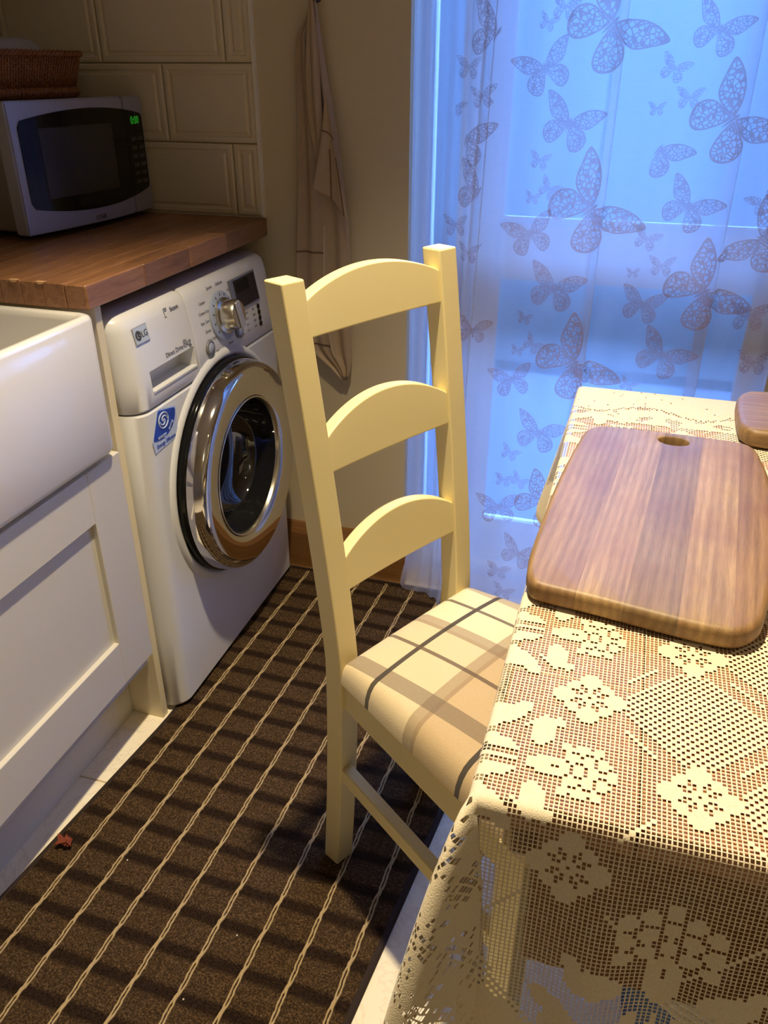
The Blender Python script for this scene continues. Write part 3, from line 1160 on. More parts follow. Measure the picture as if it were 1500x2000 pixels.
bm = bmesh.new()
nx, ny = 26, 90
V = [[None] * (ny + 1) for _ in range(nx + 1)]
for i in range(nx + 1):
    for j in range(ny + 1):
        x, y = rug_pt(0.016 + 0.968 * i / nx, 0.005 + 0.990 * j / ny)
        V[i][j] = bm.verts.new((x, y, RZ + random.uniform(-0.0006, 0.0006)))
for i in range(nx):
    for j in range(ny):
        bm.faces.new((V[i][j], V[i + 1][j], V[i + 1][j + 1], V[i][j + 1]))
fin('pile', bm, M['rug'], rug, True)
bm = bmesh.new()
loop = [rug_pt(0, g / 40) for g in range(41)] + [rug_pt(f / 12, 1) for f in range(1, 13)] + [rug_pt(1, 1 - g / 40) for g in range(1, 41)] + [rug_pt(1 - f / 12, 0) for f in range(1, 12)]
inner = [rug_pt(0.020, 0.006 + 0.988 * g / 40) for g in range(41)] + [rug_pt(0.020 + 0.96 * f / 12, 0.994) for f in range(1, 13)] + [rug_pt(0.980, 0.994 - 0.988 * g / 40) for g in range(1, 41)] + [rug_pt(0.980 - 0.96 * f / 12, 0.006) for f in range(1, 12)]
rings = []
for pts, z in ((loop, 0.0003), (loop, RZ - 0.003), ([(a[0] * .8 + b[0] * .2, a[1] * .8 + b[1] * .2) for a, b in zip(loop, inner)], RZ - 0.0008), ([(a[0] * .3 + b[0] * .7, a[1] * .3 + b[1] * .7) for a, b in zip(loop, inner)], RZ + 0.0002), (inner, RZ - 0.0012)):
    rings.append([bm.verts.new((x, y, z)) for x, y in pts])
for A, B in zip(rings, rings[1:]):
    for i in range(len(A)):
        bm.faces.new((A[i], A[(i + 1) % len(A)], B[(i + 1) % len(A)], B[i]))
fin('binding', bm, M['rug_edge'], rug, True)
for k in range(8):
    # two-ply tan cord, gathered into a knot at every dark band
    bm = bmesh.new()
    kn0 = -1.1655 + 0.006 * k
    for s in (-1, 1):
        pts, rad = [], []
        n = int((0.0 - RY0) / 0.0058)
        for i in range(n + 1):
            y = RY0 + 0.02 + (0.0 - RY0) * i / n
            ph = ((y - kn0) / 0.0635) % 1.0
            dk = min(ph, 1 - ph)
            open_ = min(1.0, max(0.0, (dk - 0.10) / 0.08))
            x = 0.1355 + 0.0742 * k - 0.052 * (y + 1.08)
            if not (rug_left(y) + 0.014 < x < RX1 - 0.014) or y > rug_far(x) - 0.014:
                continue
            sh = 0.0006 if ph < 0.5 else -0.0006
            pts.append((x + s * (0.0009 + 0.0017 * open_) + sh + 0.0003 * math.sin(i * 2.3 + s), y, RZ + 0.0002))
            rad.append(1.0 + 0.55 * (1 - open_) + 0.18 * math.sin(i * 1.9 + 2 * s))
        if len(pts) > 2:
            tube(bm, pts, 0.0016, 6, taper=lambda f, rad=rad: rad[int(round(f * (len(rad) - 1)))])
    fin('cord_stripe', bm, M['cord'], rug, True)

# ---------------------------------------------------------------- ladder-back chair
CH = dict(px=0.496, py=-0.917, th=-0.476, w=0.274, a=0.036, b=0.033, H=0.994, rk=0.070, zr=0.467, q=1.225, r1=-0.019, r2=0.022, r3=0.034)


def chair():
    d = CH
    t = thing('dining_chair', 'cream painted ladder back chair with a beige checked seat at the table', 'chair', (d['px'], d['py'], RZ * 0.0), d['th'])
    ZF = 0.0106     # the feet stand on the rug

    def off(z):
        u = 0.0
        if z > d['zr']:
            u -= d['rk'] * ((z - d['zr']) / (d['H'] - d['zr'])) ** d['q']
        elif z < d['zr']:
            u -= d['r3'] * (1 - z / d['zr']) ** 1.5
        return u

    def vs(z, far):
        return (d['r2'] if far else d['r1']) * z / d['H']

    def post(far):
        bm = bmesh.new()
        b = bmesh.new()
        v0 = d['w'] - d['a'] if far else 0.0
        rings = []
        zs = [ZF, 0.1, 0.2, 0.3, 0.38, 0.43, 0.467, 0.50, 0.55, 0.62, 0.7, 0.78, 0.86, 0.94, d['H']]
        for z in zs:
            o, s = off(z), vs(z, far)
            rings.append([b.verts.new((o - d['b'], v0 + s, z)), b.verts.new((o, v0 + s, z)), b.verts.new((o, v0 + d['a'] + s, z)), b.verts.new((o - d['b'], v0 + d['a'] + s, z))])
        b.faces.new(rings[0][::-1])
        b.faces.new(rings[-1])
        for A, B in zip(rings, rings[1:]):
            for i in range(4):
                b.faces.new((A[i], A[(i + 1) % 4], B[(i + 1) % 4], B[i]))
        bmesh.ops.recalc_face_normals(b, faces=b.faces)
        sharp = [e for e in b.edges if len(e.link_faces) == 2 and e.calc_face_angle() > 0.8]
        bmesh.ops.bevel(b, geom=sharp, offset=0.0028, segments=3, affect='EDGES', profile=0.5)
        merge(bm, b)
        o = fin('rear_leg', bm, M['chair_paint'], t, True)
        o.modifiers.new('shade', 'WEIGHTED_NORMAL').weight = 100
    post(False)
    post(True)
    # three arched slats
    for zb, ze, zc in ((0.9235, 0.967, 0.9935), (0.7500, 0.796, 0.8320), (0.5755, 0.624, 0.660)):
        b = bmesh.new()
        n = 28
        rows = []
        th = 0.019
        for i in range(n + 1):
            s = i / n
            zt = ze + (zc - ze) * (1 - (2 * s - 1) ** 2) ** 0.95
            bow = -0.004 * (1 - (2 * s - 1) ** 2)
            cols = []
            for (z, du) in ((zb, 0), (zt, 0), (zt, -th), (zb, -th)):
                vn = d['a'] + vs(z, False) - 0.002
                vf = d['w'] - d['a'] + vs(z, True) + 0.002
                zz = min(z, d['H'] - 0.0001) if z > d['zr'] else z
                u = -0.004 + du + bow
                # follow the rake of the posts at this height
                base = off(min(zz, d['H']))
                cols.append(b.verts.new((base + u, vn + (vf - vn) * s, z)))
            rows.append(cols)
        b.faces.new(rows[0])
        b.faces.new(rows[-1][::-1])
        for A, B in zip(rows, rows[1:]):
            for i in range(4):
                b.faces.new((A[i], B[i], B[(i + 1) % 4], A[(i + 1) % 4]))
        bmesh.ops.recalc_face_normals(b, faces=b.faces)
        sharp = [e for e in b.edges if len(e.link_faces) == 2 and e.calc_face_angle() > 0.8]
        bmesh.ops.bevel(b, geom=sharp, offset=0.0022, segments=2, affect='EDGES', profile=0.5)
        bm = bmesh.new()
        merge(bm, b)
        o = fin('back_slat', bm, M['chair_paint'], t, True)
        o.modifiers.new('shade', 'WEIGHTED_NORMAL').weight = 100
    # seat frame
    SD = 0.362          # depth from the rear posts
    FL = 0.064          # the seat flares by this at the front, each side

    def rail(name, p0, p1, w, z0, z1):
        b = bmesh.new()
        a, c = Vector((*p0, 0)), Vector((*p1, 0))
        dr = (c - a).normalized()
        s = Vector((-dr.y, dr.x, 0)) * w / 2
        lo = [a - s, a + s, c + s, c - s]
        v0 = [b.verts.new((q.x, q.y, z0)) for q in lo]
        v1 = [b.verts.new((q.x, q.y, z1)) for q in lo]
        b.faces.new(v0[::-1])
        b.faces.new(v1)
        for i in range(4):
            b.faces.new((v0[i], v0[(i + 1) % 4], v1[(i + 1) % 4], v1[i]))
        bmesh.ops.recalc_face_normals(b, faces=b.faces)
        bmesh.ops.bevel(b, geom=b.edges[:], offset=0.0016, segments=2, affect='EDGES')
        bm = bmesh.new()
        merge(bm, b)
        return fin(name, bm, M['chair_paint'], t)
    na, fa = (-0.004 + d['a'] / 2, d['w'] - d['a'] / 2 + 0.008)
    rail('seat_rail', (-0.004, na - 0.004), (SD - 0.02, na - FL - 0.004), 0.020, 0.382, 0.436)
    rail('seat_rail', (-0.004, fa + 0.004), (SD - 0.02, fa + FL + 0.004), 0.020, 0.382, 0.436)
    rail('seat_rail', (-0.014, na + 0.012), (-0.014, fa - 0.012), 0.020, 0.382, 0.436)
    rail('seat_rail', (SD - 0.02, na - FL), (SD - 0.02, fa + FL), 0.022, 0.382, 0.436)
    rail('stretcher', (-0.022, na - 0.004), (SD - 0.02, na - FL - 0.004), 0.019, 0.226, 0.254)
    rail('stretcher', (-0.022, fa + 0.004), (SD - 0.02, fa + FL + 0.004), 0.019, 0.226, 0.254)
    rail('stretcher', (SD * 0.62, na - FL * .62), (SD * 0.62, fa + FL * .62), 0.019, 0.228, 0.252)
    for v in (na - FL, fa + FL):
        bm = bmesh.new()
        box(bm, SD - 0.037, SD, v - 0.018, v + 0.018, ZF if v > 0.1 else 0.0101, 0.440, 0.002, 2)
        fin('front_leg', bm, M['chair_paint'], t)
    # padded seat: plan with the flare, domed, wrapped over the edges
    nu, nv = 44, 40
    V = np.zeros((nu + 1, nv + 1, 3))
    UV = np.zeros((nu + 1, nv + 1, 2))
    u0, u1 = -0.012, SD + 0.012
    for i in range(nu + 1):
        su = -1 + 2 * i / nu
        for j in range(nv + 1):
            sv = -1 + 2 * j / nv
            # squircle-like wrap: parameter beyond 0.86 rolls down the side
            def roll(s):
                k = 0.80
                a = abs(s)
                if a <= k:
                    return s, 0.0
                q = (a - k) / (1 - k)
                return math.copysign(k + (1 - k) * math.sin(min(q, 1) * PI / 2) * 0.62, s), 1 - math.cos(min(q, 1) * PI / 2)
            fu, du = roll(su)
            fv, dv = roll(sv)
            kk = 0.80 + 0.2 * 0.62
            fu /= kk
            fv /= kk
            u = u0 + (u1 - u0) * (fu + 1) / 2
            half0 = (fa - na) / 2 + 0.022
            mid = (fa + na) / 2
            half = half0 + FL * max(0, u) / SD
            v = mid + fv * half
            dome = 0.020 * (1 - fu * fu) * (1 - fv * fv) ** 0.8
            drop = 0.034 * max(du, dv) ** 1.1 + 0.006 * min(du, dv)
            z = 0.4705 + dome - drop
            # pull the rear corners in so the pad clears the posts
            V[i, j] = (u, v, max(z, 0.4362))
            UV[i, j] = (u + (-du * 0.02 if su < 0 else du * 0.02), (sv + 1) / 2 * 2 * half * 1.10 - half * 1.10 + mid)
    o = grid_mesh('seat_pad', V, M['tartan'], t)
    me = o.data
    uvl = me.uv_layers.new(name='cloth')
    li = np.zeros(len(me.loops), int)
    me.loops.foreach_get('vertex_index', li)
    uvl.data.foreach_set('uv', UV.reshape(-1, 2)[li].astype(np.float32).ravel())
    boxb = bmesh.new()
    prism(boxb, [(u0 + 0.012, na - 0.005), (u1 - 0.012, na - FL - 0.006), (u1 - 0.012, fa + FL + 0.006), (u0 + 0.012, fa + 0.005)], 'z', 0.4362, 0.447)
    fin('seat_board', boxb, M['chair_paint'], t)


chair()

# ---------------------------------------------------------------- table
TX0, TX1, TY0, TY1, TTOP = 0.7585, 1.75, -1.354, -0.4785, 0.7570
tb = thing('dining_table', 'oak dining table under the ivory lace cloth', 'table', (1.25, -0.916, 0))
tx, ty = 1.25, -0.916


def tpart(name, e, mat, bev=0.003):
    return boxo(name, (e[0] - tx, e[1] - tx, e[2] - ty, e[3] - ty, e[4], e[5]), mat, tb, bev, 2)


for a, b in ((TX0, 0.8675), (0.8690, 1.30), (1.3015, TX1)):
    # leaf boards of the extending top, with the frame plank across the ends
    k = 0
    ys = [TY0, TY0 + 0.145, TY0 + 0.29, TY0 + 0.435, TY0 + 0.58, TY0 + 0.725, TY1]
    for y0, y1 in zip(ys, ys[1:]):
        tpart('top_plank', (a, b, y0 + .0004, y1 - .0004, TTOP - 0.028, TTOP), M['oak_top'], 0.002)
tpart('apron', (0.80, 1.70, TY0 + 0.022, TY0 + 0.044, 0.550, TTOP - 0.034), M['oak_dark'])
tpart('apron', (0.80, 1.70, TY1 - 0.044, TY1 - 0.022, 0.640, TTOP - 0.034), M['oak_dark'])
tpart('apron', (0.780, 0.802, TY0 + 0.05, TY1 - 0.05, 0.640, TTOP - 0.034), M['oak_dark'])
tpart('apron', (1.698, 1.72, TY0 + 0.05, TY1 - 0.05, 0.640, TTOP - 0.034), M['oak_dark'])
for x in (1.02, 1.62):
    for y in (TY0 + 0.10, TY1 - 0.12):
        tpart('leg', (x, x + 0.075, y, y + 0.075, 0.0005, TTOP - 0.03), M['oak_dark'], 0.006)

# ---------------------------------------------------------------- lace tablecloth
CELL = 0.00345
F1 = (0.8252, -1.2311)


def lace_cells():
    """world-like cloth coordinates (s along x, t along y) measured flat; cell (0,0) is centred on flower F1"""
    s_lo, s_hi = -82, 262
    t_lo, t_hi = -152, 236
    return s_lo, s_hi, t_lo, t_hi


def lace_pattern(s_lo, s_hi, t_lo, t_hi):
    I, J = np.meshgrid(np.arange(s_lo, s_hi), np.arange(t_lo, t_hi), indexing='ij')
    fill = np.zeros(I.shape, bool)

    def ell(ci, cj, a, b, ang=0.0, on=True):
        c, s = math.cos(math.radians(ang)), math.sin(math.radians(ang))
        x = (I - ci) * c + (J - cj) * s
        y = -(I - ci) * s + (J - cj) * c
        q = (x / a) ** 2 + (y / b) ** 2 <= 1
        fill[q] = on

    def line(i0, j0, i1, j1, w=1):
        n = int(max(abs(i1 - i0), abs(j1 - j0))) + 1
        for k in range(n):
            i = round(i0 + (i1 - i0) * k / max(1, n - 1))
            j = round(j0 + (j1 - j0) * k / max(1, n - 1))
            for a in range(w):
                if s_lo <= i + a < s_hi and t_lo <= j < t_hi:
                    fill[i + a - s_lo, j - t_lo] = True
    P = 24
    field_lo_i, field_lo_j, field_hi_j = 0, -2 * P, 8 * P
    # lattice of flowers, chain lines between them, chequered diamonds inside
    fl = []
    for a in range(-1, 14):
        for b in range(-6, 12):
            if (a + b) % 2:
                continue
            ci, cj = a * P, b * P
            if ci < 0 or cj < field_lo_j or cj > field_hi_j:
                continue
            fl.append((ci, cj))
    for ci, cj in fl:
        D = np.abs(I - (ci + P)) + np.abs(J - cj)
        if cj - P >= field_lo_j - 2:
            m = D <= P - 5
            fill[m] = (((I + J) % 2) == 0)[m]
        m = (D == P) & (I >= ci)
        fill[m] = True
        for dj in (-1, 1):
            line(ci, cj, ci - 13, cj + dj * 13)
        if cj == field_lo_j:
            line(ci, cj, ci - 15, cj - 15)
            line(ci, cj, ci + 15, cj - 15)
    for ci, cj in fl:
        q = (np.abs(I - ci) <= 8) & (np.abs(J - cj) <= 8)
        fill[q] = False
        A, B = np.abs(I - ci), np.abs(J - cj)
        for a, b in ((A, B), (B, A)):
            fill[(a <= 1) & (b >= 4) & (b <= 8)] = True
            fill[(a == 2) & (b >= 5) & (b <= 7)] = True
            fill[(a == 0) & (b <= 4)] = True
        fill[(A >= 3) & (A <= 5) & (B >= 3) & (B <= 5) & (A + B < 10)] = True
        fill[(A == B) & (A <= 3)] = True
        if s_lo <= ci < s_hi and t_lo <= cj < t_hi:
            fill[ci - s_lo, cj - t_lo] = False

    def bouquet(bi, bj, sx, k=1.0, rot=0):
        """a spray of petals; sx = +1 points its buds to larger i, rot 90 points them to larger j"""
        def e(u, v, a, b, ang=0.0, on=True):
            u *= k; v *= k; a *= k; b *= k
            if rot == 0:
                ell(bi + sx * u, bj + v, a, b, ang * sx, on)
            else:
                ell(bi + v, bj + sx * u, b, a, -ang * sx, on)
        for s in (-1, 1):
            e(-10, s * 12, 5.2, 3.4, s * 35)        # outer leaf
            e(-5, s * 14.5, 4.0, 1.7, s * 60)
            e(1, s * 9.5, 2.4, 4.3, s * -8)          # upright petal
            e(4, s * 13, 1.4, 1.4)
            e(-9, s * 4.2, 5.5, 1.6, s * -12)
            e(-14, s * 7, 3.0, 1.2, s * 20)
        e(3, 0, 4.6, 2.5)
        e(-8, 0, 4.5, 0.8)
        e(4, 0, 1.0, 0.6, 0, False)
        for a in range(3):
            for b in (-6, -3, 0, 3, 6):
                uu = 9 + a * 3.2 - abs(b) * 0.45
                e(uu, b, 1.35, 1.35)
    # border sprays beside the field: along the left edge, along the near and far drops
    for b in range(0, 5):
        bouquet(-10, -24 + b * 48, 1, 1.05)
    for a in range(0, 6):
        bouquet(22 + a * 2 * P, -76, 1, 1.45, 90)
    for a in range(0, 6):
        bouquet(a * 2 * P, 8 * P + 2, -1, 1.0, 90)
    rng = np.random.default_rng(5)

    def hem(dist, along, off=0.0, floral=True, amp=4.5, per=44.0):
        """scalloped plain hem where dist > 0, with a floral band before it"""
        sc = amp * np.cos(2 * PI * (along - off) / per)
        dots = np.abs(dist - sc - 0.5) < 0.9
        fill[(dist - sc > 0)] = True
        fill[dots & ((I + J) % 2 == 0)] = False
        if floral:
            fl_ = (dist - sc <= -1) & (dist > -15)
            n = (np.sin(I * 0.55) + np.sin(J * 0.6) + np.sin((I + J) * 0.33) + np.sin((I - J) * 0.41 + 1.3))
            fill[fl_ & (n > -0.95)] = True
        return dist - sc > 1
    h = hem(J - 194, I, 10) | hem(-(I + 52), J, 12, False) | hem(-(J + 94), I, 52, False, -11.0, 72.0)
    # chequered ground between the near spray and its hem at the corner
    q = (I + 0.9 * J < -84) & (I < 16) & (J < -62) & (J > -118)
    fill[q] |= (((I + J) % 2) == 0)[q]
    q = (I < -20) & (J < -36)
    n = 0.5 * np.sin(I * 0.75 + 1) + 0.5 * np.sin(J * 0.5) + rng.uniform(-1.0, 1.0, fill.shape)
    fill[q] = (n > -0.42)[q]
    sl = rng.random(fill.shape) < 0.012
    fill[h & sl & ~q] = False
    return fill


def lace_shape(Sx, Ty):
    """flat cloth coordinates (metres) -> draped position"""
    z0 = TTOP + 0.0016
    ex0, ey0, ey1, ex1 = TX0 - 0.002, TY0 - 0.002, TY1 + 0.002, TX1 + 0.002
    X, Y = Sx.copy(), Ty.copy()
    Z = np.full(X.shape, z0)
    dl = np.maximum(0, ex0 - Sx)
    dn = np.maximum(0, ey0 - Ty)
    df = np.maximum(0, Ty - ey1)
    R = 0.006

    def rollover(d):
        """arc over the table edge, then straight down: returns outward, down"""
        a = np.minimum(d / R, PI / 2)
        return R * np.sin(a), R * (1 - np.cos(a)) + np.maximum(0, d - R * PI / 2)
    # near drop
    o, dwn = rollover(dn)
    mN = (dn > 0) & (dl <= 0)
    wav = 0.010 * np.sin(2 * PI * (Sx - 0.80) / 0.21 + 0.6) + 0.005 * np.sin(2 * PI * (Sx - 0.75) / 0.083)
    k = np.clip(dwn / 0.30, 0, 1.3)
    Y = np.where(mN, ey0 - o - 0.050 * k - wav * k * 1.3, Y)
    Z = np.where(mN, z0 - dwn, Z)
    # far drop
    o, dwn = rollover(df)
    mF = (df > 0) & (dl <= 0)
    Y = np.where(mF, ey1 + o + 0.03 * dwn, Y)
    Z = np.where(mF, z0 - dwn, Z)
    # left drop
    o, dwn = rollover(dl)
    mL = (dl > 0) & (dn <= 0)
    flare = 0.020 * np.exp(-((Ty - (ey1 - 0.10)) / 0.10) ** 2) + 0.004
    wl = np.clip(dwn / 0.12, 0, 1.4)
    X = np.where(mL, ex0 - o - flare * wl - 0.003 * np.sin(Ty * 60) * wl, X)
    Z = np.where(mL, z0 - dwn, Z)
    Y = np.where(mL & (df > 0), ey1 + 0.02 + 0 * Y, Y)
    # near left corner: the spare cloth stands out as a fold
    mC = (dl > 0) & (dn > 0)
    r = np.hypot(dl, dn)
    phi = np.arctan2(dn, dl) / (PI / 2)           # 0 at the left drop, 1 at the near drop
    o, dwn = rollover(r)
    sc = 0.36 * (np.clip(dwn, 0, 1) / 0.40) ** 0.64
    key = np.array(CORNER)
    ks = np.linspace(0, 1, len(key))
    px_ = np.interp(phi, ks, key[:, 0])
    py_ = np.interp(phi, ks, key[:, 1])
    pz_ = np.interp(phi, ks, key[:, 2])
    wvN = (0.010 * math.sin(2 * PI * (ex0 - 0.80) / 0.21 + 0.6) + 0.005 * math.sin(2 * PI * (ex0 - 0.75) / 0.083))
    kN = np.clip(dwn / 0.30, 0, 1.3)
    yN = -0.050 * kN - wvN * kN * 1.3                # joins the near drop
    xL = -(0.004 + 0.020 * math.exp(-((ey0 - (ey1 - 0.10)) / 0.10) ** 2)) * np.clip(dwn / 0.12, 0, 1.4)
    edgeL, edgeN = np.clip(1 - phi * 4, 0, 1), np.clip(1 - (1 - phi) * 4, 0, 1)
    X = np.where(mC, ex0 - o * np.cos(phi * PI / 2) + px_ * sc + xL * edgeL, X)
    Y = np.where(mC, ey0 - o * np.sin(phi * PI / 2) + py_ * sc + yN * edgeN, Y)
    Z = np.where(mC, z0 - dwn * pz_, Z)
    return X, Y, Z


CORNER = [(0, 0, 1), (-0.04, -0.06, .98), (-0.12, -0.26, .96), (-0.18, -0.46, .93), (-0.17, -0.56, .92), (-0.08, -0.52, .92), (0.02, -0.30, .95), (0.10, -0.10, .97), (0.08, -0.04, .99), (0.0, -0.0, 1)]
CORNER = [tuple(v) for v in np.array(spline(CORNER, 60))]
CORNER[0] = (0, 0, 1)
CORNER[-1] = (0, 0, 1)


def tablecloth():
    s_lo, s_hi, t_lo, t_hi = lace_cells()
    fill = lace_pattern(s_lo, s_hi, t_lo, t_hi)
    ni, nj = fill.shape
    I, J = np.meshgrid(np.arange(s_lo, s_hi), np.arange(t_lo, t_hi), indexing='ij')
    sx = F1[0] + I * CELL
    ty_ = F1[1] + J * CELL
    keep = np.ones(fill.shape, bool)
    # short drop on the chair side and at the far end, longer at the near end
    leftd = np.maximum(0, TX0 - sx)
    neard = np.maximum(0, TY0 - ty_)
    fard = np.maximum(0, ty_ - TY1)
    lim = np.where(ty_ > TY0 + 0.06, 0.185, 0.40)
    keep &= ~((leftd > lim) & (neard <= 0))
    keep &= np.hypot(leftd, neard) < 0.40
    keep &= ~((fard > 0) & (leftd > 0)) & (fard < 0.05)
    keep &= sx < TX1 + 0.004
    # vertices: lattice corners and the four inner corners of each open cell
    gi = np.arange(s_lo, s_hi + 1)[:, None] - 0.5
    gj = np.arange(t_lo, t_hi + 1)[None, :] - 0.5
    gx = F1[0] + gi * CELL + 0 * gj
    gy = F1[1] + gj * CELL + 0 * gi
    X, Y, Z = lace_shape(gx, gy)
    lift = np.zeros(X.shape)
    base = np.stack([X, Y, Z], -1)
    nv0 = base.shape[0] * base.shape[1]
    idx = np.arange(nv0).reshape(base.shape[0], base.shape[1])
    c00, c10, c11, c01 = idx[:-1, :-1], idx[1:, :-1], idx[1:, 1:], idx[:-1, 1:]
    full = keep & fill
    opn = keep & ~fill
    F_full = np.stack([c00[full], c10[full], c11[full], c01[full]], -1)
    m = opn.sum()
    ins_x, ins_y = 0.145, 0.125
    # bilinear inner points
    Pc = [base[:-1, :-1][opn], base[1:, :-1][opn], base[1:, 1:][opn], base[:-1, 1:][opn]]
    rngl = np.random.default_rng(2)
    jx = ins_x + rngl.uniform(-0.04, 0.04, (m, 1))
    jy = ins_y + rngl.uniform(-0.04, 0.04, (m, 1))

    def bl(u, v):
        return Pc[0] * (1 - u) * (1 - v) + Pc[1] * u * (1 - v) + Pc[2] * u * v + Pc[3] * (1 - u) * v
    inner = [bl(jx, jy), bl(1 - jx, jy), bl(1 - jx, 1 - jy), bl(jx, 1 - jy)]
    allv = np.concatenate([base.reshape(-1, 3)] + inner)
    k0 = nv0 + np.arange(m)
    k = [k0, k0 + m, k0 + 2 * m, k0 + 3 * m]
    o = [c00[opn], c10[opn], c11[opn], c01[opn]]
    F_open = np.concatenate([np.stack([o[a], o[(a + 1) % 4], k[(a + 1) % 4], k[a]], -1) for a in range(4)])
    Fs = np.concatenate([F_full, F_open])
    used = np.unique(Fs)
    remap = -np.ones(len(allv), int)
    remap[used] = np.arange(len(used))
    allv = allv[used]
    Fs = remap[Fs]
    ox, oy, oz = 1.0, -0.9, TTOP
    allv = allv - np.array([ox, oy, oz])
    me = bpy.data.meshes.new('lace_tablecloth')
    nf = len(Fs)
    me.vertices.add(len(allv))
    me.vertices.foreach_set('co', allv.astype(np.float32).ravel())
    me.loops.add(nf * 4)
    me.loops.foreach_set('vertex_index', Fs.astype(np.int32).ravel())
    me.polygons.add(nf)
    me.polygons.foreach_set('loop_start', (np.arange(nf) * 4).astype(np.int32))
    me.polygons.foreach_set('loop_total', np.full(nf, 4, np.int32))
    me.polygons.foreach_set('use_smooth', np.ones(nf, bool))
    me.update(calc_edges=True)
    ob = link('lace_tablecloth', me, M['lace'])
    ob.location = (ox, oy, oz)
    tag(ob, 'ivory filet lace tablecloth with flowers and chequered diamonds on the oak table', 'tablecloth')


tablecloth()

# ---------------------------------------------------------------- chopping boards
def chopping_board(name, label, outline, zb, thick, cuts, hole=None, bev=0.007, axis=None, tones=((1, 1, 1),) * 9):
    cxm = sum(p[0] for p in outline) / len(outline)
    cym = sum(p[1] for p in outline) / len(outline)
    t = thing(name, label, 'chopping board', (cxm, cym, zb))
    loc = [(p[0] - cxm, p[1] - cym) for p in outline]
    pts = [tuple(v) for v in spline(loc + [loc[0]], 4 * len(loc) + 1)][:-1]
    # inset rings make the rounded edge
    n = len(pts)
    P = [Vector((p[0], p[1])) for p in pts]
    area = sum(P[i].x * P[(i + 1) % n].y - P[(i + 1) % n].x * P[i].y for i in range(n))
    nr = []
    for i in range(n):
        d = (P[(i + 1) % n] - P[i - 1]).normalized()
        q = Vector((d.y, -d.x)) * (1 if area > 0 else -1)
        nr.append(q)
    b = bmesh.new()
    rings = []
    K = 4
    prof = [(bev * (1 - math.sin(PI / 2 * k / K)), bev * (1 - math.cos(PI / 2 * k / K))) for k in range(K + 1)]
    prof += [(i_, thick - z_) for i_, z_ in prof[::-1]]
    for ins, z in prof:
        rings.append([b.verts.new((P[i].x - nr[i].x * ins, P[i].y - nr[i].y * ins, z)) for i in range(n)])
    for A, B in zip(rings, rings[1:]):
        for i in range(n):
            b.faces.new((A[i], A[(i + 1) % n], B[(i + 1) % n], B[i]))
    if hole is None:
        b.faces.new(rings[0][::-1])
        b.faces.new(rings[-1])
    else:
        hx, hy, ha, hb, hang = hole
        hx -= cxm
        hy -= cym
        m = 28
        c_, s_ = math.cos(hang), math.sin(hang)
        hr = []
        for ins, z in ((-0.003, 0), (0, 0.003), (0, thick - 0.004), (-0.0015, thick - 0.001), (-0.004, thick)):
            ring = []
            for i in range(m):
                a = 2 * PI * i / m
                x, y = (ha - ins) * math.cos(a), (hb - ins) * math.sin(a)
                ring.append(b.verts.new((hx + x * c_ - y * s_, hy + x * s_ + y * c_, z)))
            hr.append(ring)
        for A, B in zip(hr, hr[1:]):
            for i in range(m):
                b.faces.new((A[i], B[i], B[(i + 1) % m], A[(i + 1) % m]))
        for outer, inner in ((rings[0], hr[0]), (rings[-1], hr[-1])):
            es = []
            for L in (outer, inner):
                for i in range(len(L)):
                    e = b.edges.get((L[i], L[(i + 1) % len(L)]))
                    es.append(e)
            bmesh.ops.triangle_fill(b, edges=es, use_beauty=True)
    bmesh.ops.recalc_face_normals(b, faces=b.faces)
    base = bpy.data.meshes.new('tmp')
    b.to_mesh(base)
    b.free()
    # sawn into its glued staves
    ax = axis
    side = Vector((ax[1], -ax[0], 0))
    lim = [-9] + cuts + [9]
    for (a, c), tone in zip(zip(lim, lim[1:]), tones):
        s = bmesh.new()
        s.from_mesh(base)
        for w, sg in ((a, -1), (c, 1)):
            if abs(w) > 5:
                continue
            bmesh.ops.bisect_plane(s, geom=s.verts[:] + s.edges[:] + s.faces[:], plane_co=side * w, plane_no=side * sg, clear_outer=True)
        if not s.verts:
            s.free()
            continue
        # give each stave its own frame, with local y along the grain
        me = bpy.data.meshes.new('stave')
        s.to_mesh(me)
        s.free()
        ang = math.atan2(-ax[0], ax[1])
        mid = side * ((max(a, -0.2) + min(c, 0.2)) / 2)
        me.transform(Matrix.Rotation(-ang, 4, 'Z') @ Matrix.Translation(-mid))
        st = link('stave', me, M['board'], t, True)
        st.location = mid
        st.color = (*tone, 1)
        st.rotation_euler = (0, 0, ang)
        st.modifiers.new('edge', 'EDGE_SPLIT').split_angle = math.radians(40)
    bpy.data.meshes.remove(base)
    return t


B1 = [(0.7518, -1.088), (0.7500, -1.050), (0.7530, -0.972), (0.7600, -0.860), (0.7740, -0.738), (0.7810, -0.708), (0.7960, -0.6925), (0.8300, -0.6885), (0.8821, -0.6890), (0.9450, -0.6925), (0.9760, -0.6965), (0.9920, -0.7090),
      (0.9985, -0.745), (1.0020, -0.800), (1.0000, -0.900), (0.9890, -1.000), (0.9700, -1.090), (0.9615, -1.116), (0.9450, -1.1330), (0.9200, -1.1350), (0.8812, -1.1300), (0.8131, -1.1180), (0.7720, -1.1125), (0.7580, -1.1060)]
ax = (0.088, 0.996)
chopping_board('chopping_board', 'large tapered wooden chopping board with a finger hole lying flat on the lace', B1, TTOP + 0.0030, 0.022, [-0.056, -0.0125, 0.036, 0.082], hole=(0.8925, -0.7195, 0.0185, 0.0125, -0.06), axis=ax,
               tones=((0.90, 0.84, 0.76), (1.02, 0.98, 0.89), (0.74, 0.73, 0.69), (1.05, 1.02, 0.92), (0.80, 0.70, 0.63)))
